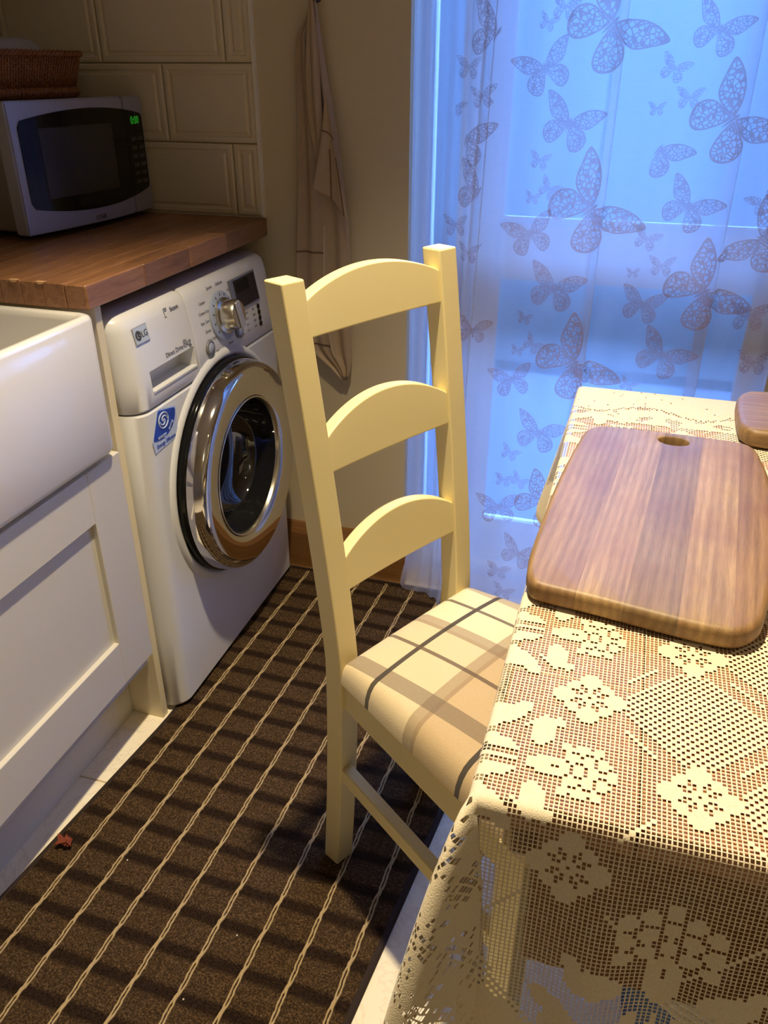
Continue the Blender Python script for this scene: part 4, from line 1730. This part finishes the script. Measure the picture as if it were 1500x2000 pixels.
B2 = [(0.9800, -0.640), (0.9795, -0.590), (0.9830, -0.535), (0.9930, -0.506), (1.0150, -0.492), (1.10, -0.489), (1.20, -0.492), (1.225, -0.510), (1.235, -0.560), (1.235, -0.620), (1.215, -0.652), (1.17, -0.664), (1.09, -0.668), (1.01, -0.664), (0.9890, -0.656)]
chopping_board('chopping_board', 'smaller wooden chopping board behind the large one, cut by the picture edge', B2, TTOP + 0.0030, 0.026, [-0.03, 0.03], bev=0.009, axis=(1.0, 0.0), tones=((0.86, 0.80, 0.72), (0.92, 0.86, 0.78), (0.84, 0.78, 0.72)))

# ---------------------------------------------------------------- voile curtain with butterflies
# plan of the sheer: x, y of the fabric from left to right, with two doubled-back folds
PLAN = [(0.3335, 0.012), (0.344, -0.004), (0.372, -0.008), (0.392, -0.030), (0.415, -0.030), (0.436, -0.052), (0.462, -0.052), (0.486, -0.072), (0.5065, -0.086), (0.5115, -0.082), (0.500, -0.072), (0.494, -0.066), (0.505, -0.060),
        (0.530, -0.068), (0.560, -0.078), (0.60, -0.070), (0.64, -0.078), (0.68, -0.072), (0.715, -0.082), (0.735, -0.090), (0.740, -0.086), (0.728, -0.076), (0.726, -0.070), (0.745, -0.066), (0.78, -0.076), (0.82, -0.072), (0.86, -0.080), (0.90, -0.074),
        (0.935, -0.086), (0.958, -0.094), (0.962, -0.089), (0.945, -0.078), (0.944, -0.072), (0.965, -0.068), (1.00, -0.078), (1.035, -0.070), (1.065, -0.076), (1.085, -0.066), (1.094, -0.058)]
NS = 420
PL = np.array(spline(PLAN, NS))
CZ0, CZ1 = 0.0165, 2.12


def curtain_xy(z, P=None):
    """fabric plan at height z: the folds open a little and lean towards the floor"""
    P = PL if P is None else P
    x, y = P[:, 0].copy(), P[:, 1].copy()
    k = (1.3 - z) / 1.3
    lean = np.exp(-((x - 0.50) / 0.06) ** 2)
    x = x - 0.030 * k * lean
    y = y - (y + 0.075) * (-0.25 * k) * np.clip((x - 0.40) / 0.06, 0, 1) - 0.035 * np.clip(k, 0, 1.2) * np.clip((x - 0.38) / 0.1, 0, 1)
    return x, y


def curtain_front(x, z):
    """y of the fabric layer nearest the room at x, z"""
    cx_, cy_ = curtain_xy(z)
    m = np.abs(cx_ - x) < 0.004
    if not m.any():
        return float(cy_[np.argmin(np.abs(cx_ - x))])
    return float(cy_[m].min())


def curtain():
    t = thing('voile_curtain', 'sheer white voile curtain with butterfly prints at the garden door', 'curtain', (0.72, -0.07, 0.0))
    o0 = np.array([0.72, -0.07, 0.0])
    zs = np.concatenate([np.linspace(CZ0, 0.2, 8)[:-1], np.linspace(0.2, CZ1, 34)])
    V = np.zeros((len(zs), NS, 3))
    for i, z in enumerate(zs):
        x, y = curtain_xy(z)
        curl = 0.05 * max(0, (0.14 - z) / 0.14) ** 2
        y = y - curl * (1 + 0.5 * np.sin(x * 40)) * (x < 0.46)
        V[i] = np.stack([x, y, np.full(NS, z)], -1)
    # the hem lies a little crumpled at the floor
    V[0, :, 2] += 0.004 * np.sin(np.arange(NS) * 0.23)
    grid_mesh('fabric', V - o0, M['voile'], t)
    # stitched side edge that shows as a dark line on the doubled fold
    k = int(np.argmin(np.hypot(PL[:, 0] - 0.5105, PL[:, 1] + 0.084)))
    H = np.zeros((len(zs), 5, 3))
    for i, z in enumerate(zs):
        x, y = curtain_xy(z)
        for j in range(5):
            H[i, j] = (x[k - 2 + j], y[k - 2 + j] - 0.0012, z)
    grid_mesh('side_hem', H - o0, M['voile'], t)
    bm = bmesh.new()
    tube(bm, [Vector((0.25, -0.075, CZ1 + 0.012)) - Vector(o0), Vector((1.2, -0.075, CZ1 + 0.012)) - Vector(o0)], 0.011, 12)
    fin('curtain_rod', bm, M['trim_white'], t, True)

    # butterflies: wing outlines in a frame whose +y is the head; forewing length = 1
    fore = [(0.03, 0.05), (0.16, 0.28), (0.38, 0.50), (0.66, 0.64), (0.93, 0.68), (1.03, 0.64), (0.98, 0.50), (0.87, 0.32), (0.76, 0.14), (0.62, 0.00), (0.40, -0.05), (0.18, -0.03), (0.05, 0.00)]
    hind = [(0.04, -0.01), (0.20, -0.04), (0.42, -0.06), (0.60, -0.13), (0.72, -0.30), (0.72, -0.50), (0.62, -0.68), (0.46, -0.78), (0.30, -0.74), (0.17, -0.56), (0.08, -0.32), (0.04, -0.12)]
    body = [(0.0, 0.16), (0.028, 0.10), (0.03, 0.0), (0.025, -0.14), (0.0, -0.30), (-0.025, -0.14), (-0.03, 0.0), (-0.028, 0.10)]

    def butterfly(x, z, size, ang, part='both', flat=1.0):
        a = math.radians(ang)
        verts, faces, rim, uvs = [], [], [], []

        def wing(outl, mirror):
            nsub = 4 if size > 0.03 else 3
            pts = [tuple(v) for v in spline(outl + [outl[0]], 2 * len(outl) + 1)][:-1] if size > 0.03 else outl
            c = np.mean(np.array(pts), 0)
            n = len(pts)
            prev = None
            start = len(verts)
            for r in range(nsub + 1):
                f = r / nsub
                ring = []
                for (px, py) in (pts if r else [tuple(c)]):
                    qx, qy = c[0] + (px - c[0]) * f, c[1] + (py - c[1]) * f
                    mx = -qx if mirror else qx
                    verts.append((mx, qy))
                    uvs.append((mx * 1.0 + 3, qy * 1.0 + 3))
                    rim.append(f)
                    ring.append(len(verts) - 1)
                if prev is not None:
                    if len(prev) == 1:
                        for i in range(n):
                            faces.append((prev[0], ring[i], ring[(i + 1) % n]))
                    else:
                        for i in range(n):
                            faces.append((prev[i], ring[i], ring[(i + 1) % n], prev[(i + 1) % n]))
                prev = ring
        for mirror in (False, True):
            if part == 'left' and not mirror or part == 'right' and mirror:
                continue
            wing(fore, mirror)
            wing(hind, mirror)
        s0 = len(verts)
        for (px, py) in body:
            verts.append((px, py))
            uvs.append((px, py))
            rim.append(1.0)
        faces.append(tuple(range(s0, len(verts))))
        co = []
        for (px, py) in verts:
            X = (px * math.cos(a) + py * math.sin(a)) * size * flat + x
            Zz = (-px * math.sin(a) + py * math.cos(a)) * size + z
            Yy = curtain_front(X, Zz) - 0.0022
            co.append((X - o0[0], Yy - o0[1], Zz))
        me = bpy.data.meshes.new('butterfly_print')
        me.from_pydata(co, [], faces)
        at = me.attributes.new('rim', 'FLOAT', 'POINT')
        at.data.foreach_set('value', rim)
        ul = me.uv_layers.new(name='wing')
        for lp in me.loops:
            ul.data[lp.index].uv = uvs[lp.vertex_index]
        mat = M['print_large'] if size > 0.062 else M['print_medium'] if size > 0.036 else M['print_small']
        link('butterfly_print', me, mat, t, True)
    for args in BUTTERFLIES:
        butterfly(*args)


BUTTERFLIES = [(0.62, 1.62, 0.10, 48, 'both'), (0.86, 1.78, 0.10, 50, 'both'), (0.97, 1.55, 0.06, 20, 'both'), (0.74, 1.45, 0.03, 5, 'both'), (0.55, 1.85, 0.06, -15, 'both'), (0.70, 1.88, 0.03, 10, 'both'), (0.92, 1.46, 0.03, 0, 'both'), (0.80, 1.60, 0.06, 25, 'both'), (0.58, 1.46, 0.05, 15, 'both'),
    (0.7152, 1.2806, 0.0851, 48, 'both'),
    (0.7168, 0.9768, 0.0901, 50, 'both'),
    (0.9394, 1.1347, 0.0792, 50, 'both'),
    (0.9438, 0.8384, 0.0818, 52, 'both'),
    (0.7181, 0.675, 0.0866, 52, 'both'),
    (0.6861, 0.343, 0.0714, 40, 'both'),
    (0.6582, 1.1234, 0.057, 19, 'both'),
    (0.8924, 1.2713, 0.0483, 20, 'both'),
    (0.8915, 0.9888, 0.0532, 28, 'both'),
    (0.6615, 0.8247, 0.0565, 14, 'both'),
    (0.8883, 0.7075, 0.0563, 26, 'both'),
    (0.6599, 0.5115, 0.0554, 15, 'both'),
    (0.6037, 1.2128, 0.0528, -22, 'both'),
    (0.6022, 0.9249, 0.05, -18, 'both'),
    (0.591, 0.6249, 0.0461, -14, 'both'),
    (0.5848, 0.3165, 0.0504, -5, 'both'),
    (0.5149, 1.2693, 0.0608, 20, 'left'),
    (0.4607, 1.0916, 0.0576, 10, 'right'),
    (0.4991, 1.0008, 0.0585, 20, 'left'),
    (0.8237, 1.0843, 0.0545, 38, 'right'),
    (0.4604, 1.2142, 0.0259, 4, 'both'),
    (0.4931, 1.1664, 0.026, -6, 'both'),
    (0.4381, 1.1478, 0.0198, 20, 'right'),
    (0.631, 1.3067, 0.0263, 10, 'both'),
    (0.6031, 1.2841, 0.0179, 20, 'both'),
    (0.829, 1.2123, 0.027, 20, 'both'),
    (0.8613, 1.1674, 0.0237, 2, 'both'),
    (0.8091, 1.1491, 0.0157, 0, 'both'),
    (0.4476, 0.9309, 0.0284, -4, 'both'),
    (0.4817, 0.8826, 0.0254, 0, 'both'),
    (0.6098, 1.0586, 0.0211, 10, 'both'),
    (0.633, 1.0095, 0.0232, 30, 'both'),
    (0.6023, 0.9916, 0.0158, 10, 'both'),
    (0.8252, 0.9269, 0.026, 16, 'both'),
    (0.8598, 0.8804, 0.0252, 0, 'both'),
    (0.809, 0.8626, 0.0134, 0, 'both'),
    (0.6073, 0.7578, 0.0169, 10, 'both'),
    (0.63, 0.7054, 0.0234, 35, 'both'),
    (0.598, 0.6881, 0.0151, 10, 'both'),
    (0.6019, 0.4543, 0.0231, 20, 'both'),
    (0.5918, 0.3858, 0.0213, 10, 'both'),
    (0.6291, 0.3912, 0.0233, 25, 'both'),
    (0.5969, 0.1452, 0.0302, 10, 'both'),
    (0.6137, 0.0884, 0.028, 10, 'both'),
    (0.6421, 0.2045, 0.0487, 18, 'both'),
    (1.0278, 0.9359, 0.0668, -60, 'both'),
    (1.0171, 1.0029, 0.0288, -30, 'both'),
    (0.835, 0.8047, 0.0442, 10, 'both'),
    (1.0332, 0.797, 0.036, 0, 'both'),
    (1.0589, 0.7079, 0.0312, 0, 'both'),
    (0.8311, 0.6385, 0.0183, 20, 'both'),
    (0.7387, 0.1499, 0.0289, 10, 'both'),
    (0.501, 0.7273, 0.0373, 10, 'both'),
]
curtain()

CRUMBS = [(0.1161, -0.9981), (0.3586, -1.069), (0.3273, -1.1832)]

# ---------------------------------------------------------------- microwave
def microwave():
    A, B = Vector((-0.305, -0.4215, 0)), Vector((-0.274, -0.022, 0))
    wdt = (B - A).length
    ang = math.atan2(B.y - A.y, B.x - A.x)
    rz = ang - PI / 2
    mid = (A + B) / 2
    zb = WT + 0.0005
    t = thing('microwave_oven', 'silver microwave oven with black glass door on the beech worktop', 'microwave', (mid.x, mid.y, zb), rz)
    h0, h1 = 0.012, 0.243
    hw = wdt / 2
    bm = bmesh.new()
    box(bm, -0.325, -0.032, -hw + 0.006, hw - 0.006, h0 + 0.004, h1 - 0.004, 0.006, 2)
    fin('case', bm, M['mw_side'], t)

    def bow(y):
        return 0.016 * (1 - (y / hw) ** 2)

    def front(name, outline_fn, x0, x1, mat, ny=28, parent=t, bev=0.0):
        """panel following the bowed front: outline_fn(y) -> (z low, z high)"""
        b = bmesh.new()
        cols = []
        y0, y1 = outline_fn(None)
        for i in range(ny + 1):
            y = y0 + (y1 - y0) * i / ny
            lo, hi = outline_fn(y)
            bx = bow(y)
            cols.append([b.verts.new((x0 + bx, y, lo)), b.verts.new((x1 + bx, y, lo)), b.verts.new((x1 + bx, y, hi)), b.verts.new((x0 + bx, y, hi))])
        b.faces.new(cols[0])
        b.faces.new(cols[-1][::-1])
        for P, Q in zip(cols, cols[1:]):
            for k in range(4):
                b.faces.new((P[k], Q[k], Q[(k + 1) % 4], P[(k + 1) % 4]))
        bmesh.ops.recalc_face_normals(b, faces=b.faces)
        if bev:
            sh = [e for e in b.edges if len(e.link_faces) == 2 and e.calc_face_angle() > 0.8]
            bmesh.ops.bevel(b, geom=sh, offset=bev, segments=2, affect='EDGES')
        bm = bmesh.new()
        merge(bm, b)
        o = fin(name, bm, mat, parent, True)
        o.modifiers.new('edge', 'EDGE_SPLIT').split_angle = math.radians(35)
        return o
    ys = hw - 0.080                      # split between door and control panel
    dr = front('door', lambda y: (-hw, ys - 0.0006) if y is None else (h0, h1), -0.031, 0.0, M['silver'], bev=0.003)
    cp = front('control_panel', lambda y: (ys + 0.0006, hw) if y is None else (h0, h1), -0.031, 0.0, M['silver'], 8, bev=0.003)

    def glass(y):
        """lens shaped black window: top and bottom edges bow away from the middle"""
        if y is None:
            return (-hw + 0.018, ys - 0.0006)
        u = y / hw
        c = 0.022 * u * u
        lo, hi = 0.040 + c * 1.0, 0.226 - c * 0.9
        e = (y + hw - 0.018)
        if e < 0.010:
            k = 0.010 - math.sqrt(max(0, 0.010 ** 2 - (0.010 - e) ** 2))
            lo += k
            hi -= k
        return (lo, hi)
    front('door_glass', glass, 0.0004, 0.0018, M['black_gloss'], 40, dr)

    def cglass(y):
        if y is None:
            return (ys + 0.0006, hw - 0.010)
        c = 0.022 * (y / hw) ** 2
        lo, hi = 0.040 + c, 0.226 - c * 0.9
        e = hw - 0.010 - y
        if e < 0.008:
            k = 0.008 - math.sqrt(max(0, 0.008 ** 2 - (0.008 - e) ** 2))
            lo += k
            hi -= k
        return (lo, hi)
    front('control_glass', cglass, 0.0004, 0.0018, M['black_gloss'], 16, cp)
    M['mw_window'] = plain('perforated_oven_window', (0.030, 0.028, 0.026, 1), 0.25, var=0.1, nscale=400)
    front('viewing_window', lambda y: (-hw + 0.062, ys - 0.052) if y is None else (0.072, 0.196), 0.0012, 0.0024, M['mw_window'], 20, dr)

    def on(y, z, lift=0.0024):
        s = -2 * 0.016 * y / hw ** 2
        nrm = Vector((1, -s, 0)).normalized()
        rgt = Vector((s, 1, 0)).normalized()
        o = Vector((bow(y), y, z)) + nrm * lift
        return Matrix(((rgt.x, 0, nrm.x, o.x), (rgt.y, 0, nrm.y, o.y), (rgt.z, 1, nrm.z, o.z), (0, 0, 0, 1)))
    lettering('clock_digits', '0:00', 0.022, on(hw - 0.043, 0.196), M['led'], cp, sx=0.9)
    M['mw_print'] = plain('grey_button_print', (0.05, 0.05, 0.052, 1), 0.4)
    for r in range(6):
        for c in range(2):
            b = bmesh.new()
            box(b, -0.011, 0.011, -0.004, 0.004, 0, 0.0006)
            bm = bmesh.new()
            merge(bm, b, on(hw - 0.056 + c * 0.028, 0.160 - r * 0.017, 0.0018))
            fin('button', bm, M['mw_print'], cp)
    lettering('lettering', 'LOGIK', 0.0115, on(-0.005, 0.022, 0.0004), M['print_grey'], dr)
    for y in (-hw + 0.05, hw - 0.05):
        for x in (-0.06, -0.28):
            bm = bmesh.new()
            lathe(bm, [(0.0, 0), (0.012, 0), (0.014, h0 + 0.006), (0.0, h0 + 0.006)], 16, Matrix.Translation((x, y, 0.0)))
            fin('foot', bm, M['black_matt'], t)
    return zb + h1


MW_TOP = microwave()

# ---------------------------------------------------------------- wicker basket on the microwave
def basket():
    z0 = WT + 0.0005 + 0.2390 + 0.0010
    cx_, cy_ = -0.440, -0.300
    t = thing('wicker_basket', 'brown wicker basket standing on the microwave', 'basket', (cx_, cy_, z0), -0.08)
    hx, hy, H = 0.105, 0.185, 0.086

    def ringpt(s, z, grow):
        """rounded rectangle, s in 0..1"""
        a, b, r = hx + grow, hy + grow, 0.05
        per = [(2 * (b - r)), PI / 2 * r, 2 * (a - r), PI / 2 * r] * 2
        per = per[:8]
        L = sum((2 * (b - r), PI / 2 * r, 2 * (a - r), PI / 2 * r)) * 2
        d = (s % 1.0) * L
        segs = [('s', (a, -(b - r)), (a, b - r)), ('c', (a - r, b - r), 0), ('s', (a - r, b), (-(a - r), b)), ('c', (-(a - r), b - r), 90), ('s', (-a, b - r), (-a, -(b - r))), ('c', (-(a - r), -(b - r)), 180), ('s', (-(a - r), -b), (a - r, -b)), ('c', (a - r, -(b - r)), 270)]
        for sg in segs:
            if sg[0] == 's':
                l = math.hypot(sg[2][0] - sg[1][0], sg[2][1] - sg[1][1])
            else:
                l = PI / 2 * r
            if d <= l:
                k = d / l
                if sg[0] == 's':
                    return Vector((sg[1][0] + (sg[2][0] - sg[1][0]) * k, sg[1][1] + (sg[2][1] - sg[1][1]) * k, z))
                q = math.radians(sg[2] + 90 * k)
                return Vector((sg[1][0] + r * math.cos(q), sg[1][1] + r * math.sin(q), z))
            d -= l
        return Vector((a, -(b - r), z))
    N = 190
    # braided foot: three strands plaited round the base
    bm = bmesh.new()
    for k in range(3):
        pts = []
        for i in range(N * 2):
            s = i / (N * 2)
            ph = s * 34 * 2 * PI + k * 2 * PI / 3
            p = ringpt(s, 0.0125 + 0.0075 * math.sin(ph), -0.012 + 0.0035 * math.cos(2 * ph) + 0.002)
            pts.append(p)
        tube(bm, pts, 0.0048, 6, closed=True)
    fin('braided_foot', bm, M['wicker'], t, True)
    # upright willow rods over a woven wall
    bm = bmesh.new()
    for i in range(150):
        s = i / 150
        p = [ringpt(s + 0.006 * u, 0.022 + 0.058 * u, -0.010 + 0.012 * u + 0.0012) for u in (0, 0.33, 0.66, 1)]
        tube(bm, p, 0.0021, 5)
    tag(fin('upright_rods', bm, M['wicker'], t, True), kind='stuff')
    bm = bmesh.new()
    for r in range(12):
        z = 0.024 + r * 0.0049
        pts = [ringpt(i / N, z, -0.0105 + 0.012 * (z - 0.022) / 0.058 + 0.0014 * (1 if (i + r) % 2 else -1)) for i in range(N)]
        tube(bm, pts, 0.0024, 5, closed=True)
    tag(fin('woven_wall', bm, M['wicker'], t, True), kind='stuff')
    bm = bmesh.new()
    for k in range(2):
        pts = []
        for i in range(N * 2):
            s = i / (N * 2)
            ph = s * 46 * 2 * PI + k * PI
            pts.append(ringpt(s, 0.0805 + 0.0028 * math.sin(ph), 0.003 + 0.0028 * math.cos(ph)))
        tube(bm, pts, 0.0036, 6, closed=True)
    fin('rim', bm, M['wicker'], t, True)
    b = bmesh.new()
    vs = [b.verts.new(ringpt(i / 64, 0.010, -0.016)) for i in range(64)]
    b.faces.new(vs)
    fin('floor_panel', b, M['wicker'], t)
    # pale roll lying in the basket
    r = bmesh.new()
    lathe(r, [(0.018, -0.115), (0.040, -0.115), (0.046, -0.110), (0.047, 0.10), (0.043, 0.110), (0.038, 0.113), (0.018, 0.113)], 40, Matrix.Rotation(math.radians(90), 4, 'X'))
    o = fin('paper_roll', r, M['paper'], None, True)
    o.location = (cx_ - 0.02, cy_ + 0.045, z0 + 0.063)
    o.rotation_euler = (0, 0, -0.05)
    o.modifiers.new('edge', 'EDGE_SPLIT').split_angle = math.radians(50)
    tag(o, 'pale paper roll lying in the wicker basket', 'paper roll')


basket()

# ---------------------------------------------------------------- tea towel on the wall hook
def towel():
    hook = thing('wall_hook', 'small dark hook on the beige wall above the towel', 'hook', (0.137, 0.0, 1.335))
    bm = bmesh.new()
    lathe(bm, [(0.0, 0), (0.011, 0), (0.011, 0.003), (0.0, 0.004)], 20, Matrix.Rotation(math.radians(90), 4, 'X'))
    fin('plate', bm, M['print_grey'], hook, True)
    bm = bmesh.new()
    tube(bm, [(0, 0, 0), (0, -0.016, -0.002), (0, -0.026, -0.008), (0, -0.030, 0.002), (0, -0.030, 0.010)], 0.0028, 8)
    fin('prong', bm, M['print_grey'], hook, True)
    t = thing('tea_towel', 'greige linen tea towel with thin brown check lines hanging on the far wall', 'towel', (0.137, -0.02, 1.33))
    o0 = np.array([0.137, -0.02, 1.33])

    def sheet(name, rows, depth, folds, amp, mat, n=30, y_wall=-0.010, parent=t):
        """rows: (z, x left, x right)"""
        zz = np.array([r[0] for r in rows])
        L = np.array([r[1] for r in rows])
        R = np.array([r[2] for r in rows])
        zs = np.linspace(zz[0], zz[-1], 56)
        V = np.zeros((len(zs), n, 3))
        f = np.linspace(0, 1, n)
        for i, z in enumerate(zs):
            l = np.interp(-z, -zz, L)
            r = np.interp(-z, -zz, R)
            k = min(1, (r - l) / 0.05)
            y = y_wall - depth - amp * k * (0.6 * np.sin(f * folds * 2 * PI + 0.6 + z * 2.5) + 0.4 * np.sin(f * folds * 3.7 * PI + 1.1))
            V[i] = np.stack([l + (r - l) * f, y, np.full(n, z)], -1)
        return V
    rows_b = [(1.330, 0.130, 0.141), (1.300, 0.122, 0.146), (1.270, 0.098, 0.150), (1.20, 0.093, 0.160), (1.10, 0.092, 0.178), (1.00, 0.088, 0.190), (0.90, 0.080, 0.203), (0.80, 0.072, 0.203), (0.70, 0.078, 0.203), (0.62, 0.105, 0.203), (0.585, 0.150, 0.200), (0.555, 0.176, 0.190)]
    V = sheet('back', rows_b, 0.010, 2.0, 0.006, M['linen'])
    grid_mesh('hanging_cloth', V - o0, M['linen'], t, solid=0.001)
    # thin woven check lines across the cloth, and a pale selvedge
    def stripe(name, V, i0, i1, j0, j1, mat):
        P = V[i0:i1, j0:j1].copy()
        P[..., 1] -= 0.0016
        grid_mesh(name, P - o0, mat, t)
    for i in (34, 42, 49):
        P = V[i:i + 2, 0:16].copy()
        P[1, :, 2] = P[0, :, 2] - 0.004
        P[1, :, :2] = P[0, :, :2]
        P[:, :, 1] -= 0.0016
        grid_mesh('check_line', P - o0, M['linen_dark'], t)
    P = V[30:52, 15:17].copy()
    P[:, 1, 0] = P[:, 0, 0] + 0.0035
    P[..., 1] -= 0.0022
    grid_mesh('selvedge', P - o0, M['linen_light'], t)
    # gathered middle fold
    rows_m = [(1.328, 0.132, 0.141), (1.27, 0.125, 0.146), (1.20, 0.120, 0.150), (1.12, 0.122, 0.152), (1.05, 0.134, 0.150), (0.985, 0.147, 0.150)]
    V = sheet('mid', rows_m, 0.024, 1.0, 0.006, M['linen'], 16)
    grid_mesh('gathered_fold', V - o0, M['linen'], t, solid=0.001)
    # corner folded over in front
    n = 26
    top = [(1.145, 0.160, 0.164), (1.10, 0.158, 0.170), (1.05, 0.152, 0.178), (1.0, 0.148, 0.184), (0.955, 0.142, 0.190), (0.925, 0.137, 0.194)]
    zs = np.linspace(1.16, 0.90, 40)
    V = np.zeros((40, n, 3))
    f = np.linspace(0, 1, n)
    for i, q in enumerate(np.linspace(0, 1, 40)):
        # left edge runs from the apex to the low left corner, right edge on to the low right corner
        Lp = np.array([0.162, 1.165]) * (1 - q) + np.array([0.1285, 0.985]) * q
        Lp[0] += 0.004 * math.sin(q * PI)
        R_ = np.array([np.interp(q, [0, 0.3, 0.6, 1], [0.164, 0.176, 0.191, 0.2085]), np.interp(q, [0, 0.3, 0.6, 1], [1.165, 1.10, 1.02, 0.922])])
        for j in range(n):
            p = Lp * (1 - f[j]) + R_ * f[j]
            sag = 0.010 * math.sin(f[j] * PI) * q
            V[i, j] = (p[0], -0.040 - 0.006 * math.sin(f[j] * 2.2 * PI + q * 1.5) * q, p[1] + sag)
    grid_mesh('folded_corner', V - o0, M['linen'], t, solid=0.0012)
    P = V[14:16].copy()
    P[1] = P[0] + np.array([0, 0, -0.0035])
    P[..., 1] -= 0.0016
    grid_mesh('check_line', P - o0, M['linen_dark'], t)
    for j in (12, 22):
        P = V[20:, j:j + 2].copy()
        P[:, 1] = P[:, 0] + np.array([0.0028, 0, 0])
        P[..., 1] -= 0.0016
        grid_mesh('check_line', P - o0, M['linen_dark'], t)


towel()

# ---------------------------------------------------------------- bag under the table
bag = thing('shopping_bag', 'blue bag with a pale top band under the table behind the lace drop', 'bag', (1.13, -1.13, 0.0008))
bm = bmesh.new()
b = bmesh.new()
bmesh.ops.create_cube(b, size=1)
bmesh.ops.subdivide_edges(b, edges=b.edges[:], cuts=7, use_grid_fill=True)
for v in b.verts:
    x, y, z = v.co
    s = 1 + 0.10 * math.sin((z + .5) * PI) - 0.05 * (z + .5)
    v.co = Vector((x * 0.36 * s + 0.008 * math.sin(y * 14 + z * 9), y * 0.16 * s + 0.006 * math.sin(x * 17 + z * 7), (z + 0.5) * 0.40 + (0.012 * math.sin(x * 12) if z > 0.45 else 0)))
merge(bm, b)
fin('bag_body', bm, M['bag_blue'], bag, True)
bm = bmesh.new()
ring = [(0.186 * math.copysign(min(1, abs(1.25 * math.cos(a))), math.cos(a)), 0.086 * math.copysign(min(1, abs(1.25 * math.sin(a))), math.sin(a)), 0.345) for a in [2 * PI * k / 40 for k in range(40)]]
for dz in (0.0, 0.012, 0.024, 0.036):
    tube(bm, [(x, y, z + dz) for x, y, z in ring], 0.009, 8, closed=True)
fin('top_band', bm, M['bag_white'], bag, True)
for k in range(2):
    bm = bmesh.new()
    y = -0.083 + 0.166 * k
    tube(bm, [(-0.08, y, 0.28), (-0.075, y, 0.41), (-0.04, y * .9, 0.50), (0.04, y * .9, 0.50), (0.075, y, 0.41), (0.08, y, 0.28)], 0.007, 8)
    fin('handle', bm, M['bag_white'], bag, True)

# ---------------------------------------------------------------- bits on the rug
rl = random.Random(11)
bm = bmesh.new()
for k in range(5):
    b = bmesh.new()
    n = 9
    rows_ = []
    for i in range(n):
        s = i / (n - 1)
        w = 0.006 * math.sin(PI * (0.08 + 0.9 * s))
        y = (s - .5) * 0.030
        zc = 0.004 * math.sin(s * 5 + k)
        rows_.append([b.verts.new((-w, y, 0.005 + zc)), b.verts.new((0, y, 0.002 + zc * .6)), b.verts.new((w, y, 0.006 + zc))])
    for A, B in zip(rows_, rows_[1:]):
        for i in range(2):
            b.faces.new((A[i], A[i + 1], B[i + 1], B[i]))
    merge(bm, b, Matrix.Translation((rl.uniform(-.006, .010), rl.uniform(-.006, .006), 0.0)) @ Matrix.Rotation(rl.uniform(0, 6), 4, 'Z') @ Matrix.Rotation(rl.uniform(-.5, .5), 4, 'X'))
zmin = min(v.co.z for v in bm.verts)
for v in bm.verts:
    v.co.z -= zmin
lf = fin('dry_leaf', bm, M['leaf'], None, True)
lf.location = (-0.010, -1.003, RZ + 0.0015)
lf.modifiers.new('thickness', 'SOLIDIFY').thickness = 0.0005
tag(lf, 'crumpled russet dry leaf on the rug edge near the cupboard', 'leaf')
for (x, y), lb in zip(CRUMBS, ('pale crumb on the rug beside the dry leaf', 'pale crumb on the rug in front of the chair leg', 'pale crumb on the rug nearest the bottom edge of the picture')):
    bm = bmesh.new()
    bmesh.ops.create_icosphere(bm, subdivisions=2, radius=0.0016)
    for v in bm.verts:
        v.co *= rl.uniform(0.7, 1.2)
    o = fin('crumb', bm, M['crumb'], None, True)
    o.location = (x, y, RZ + 0.0024)
    tag(o, lb, 'crumb', 'crumbs on the rug')

# ---------------------------------------------------------------- wall cupboard above the worktop (its shade falls on the tiles)
wc = thing('wall_cupboard', 'off white wall cupboard fixed above the microwave', 'cupboard', (-0.45, -0.47, 1.50))
bm = bmesh.new()
box(bm, -0.165, 0.140, -0.44, 0.455, 0.0, 0.75, 0.002, 1)
fin('carcass', bm, M['cabinet'], wc)
for y0, y1 in ((-0.44, 0.006), (0.009, 0.455)):
    bm = bmesh.new()
    for e in ((y0, y0 + .09, 0, .75), (y1 - .09, y1, 0, .75), (y0 + .09, y1 - .09, 0, .09), (y0 + .09, y1 - .09, .66, .75)):
        box(bm, 0.141, 0.162, e[0], e[1], e[2], e[3], 0.001, 1)
    box(bm, 0.142, 0.153, y0 + .085, y1 - .085, 0.085, .665)
    fin('door', bm, M['cabinet'], wc)
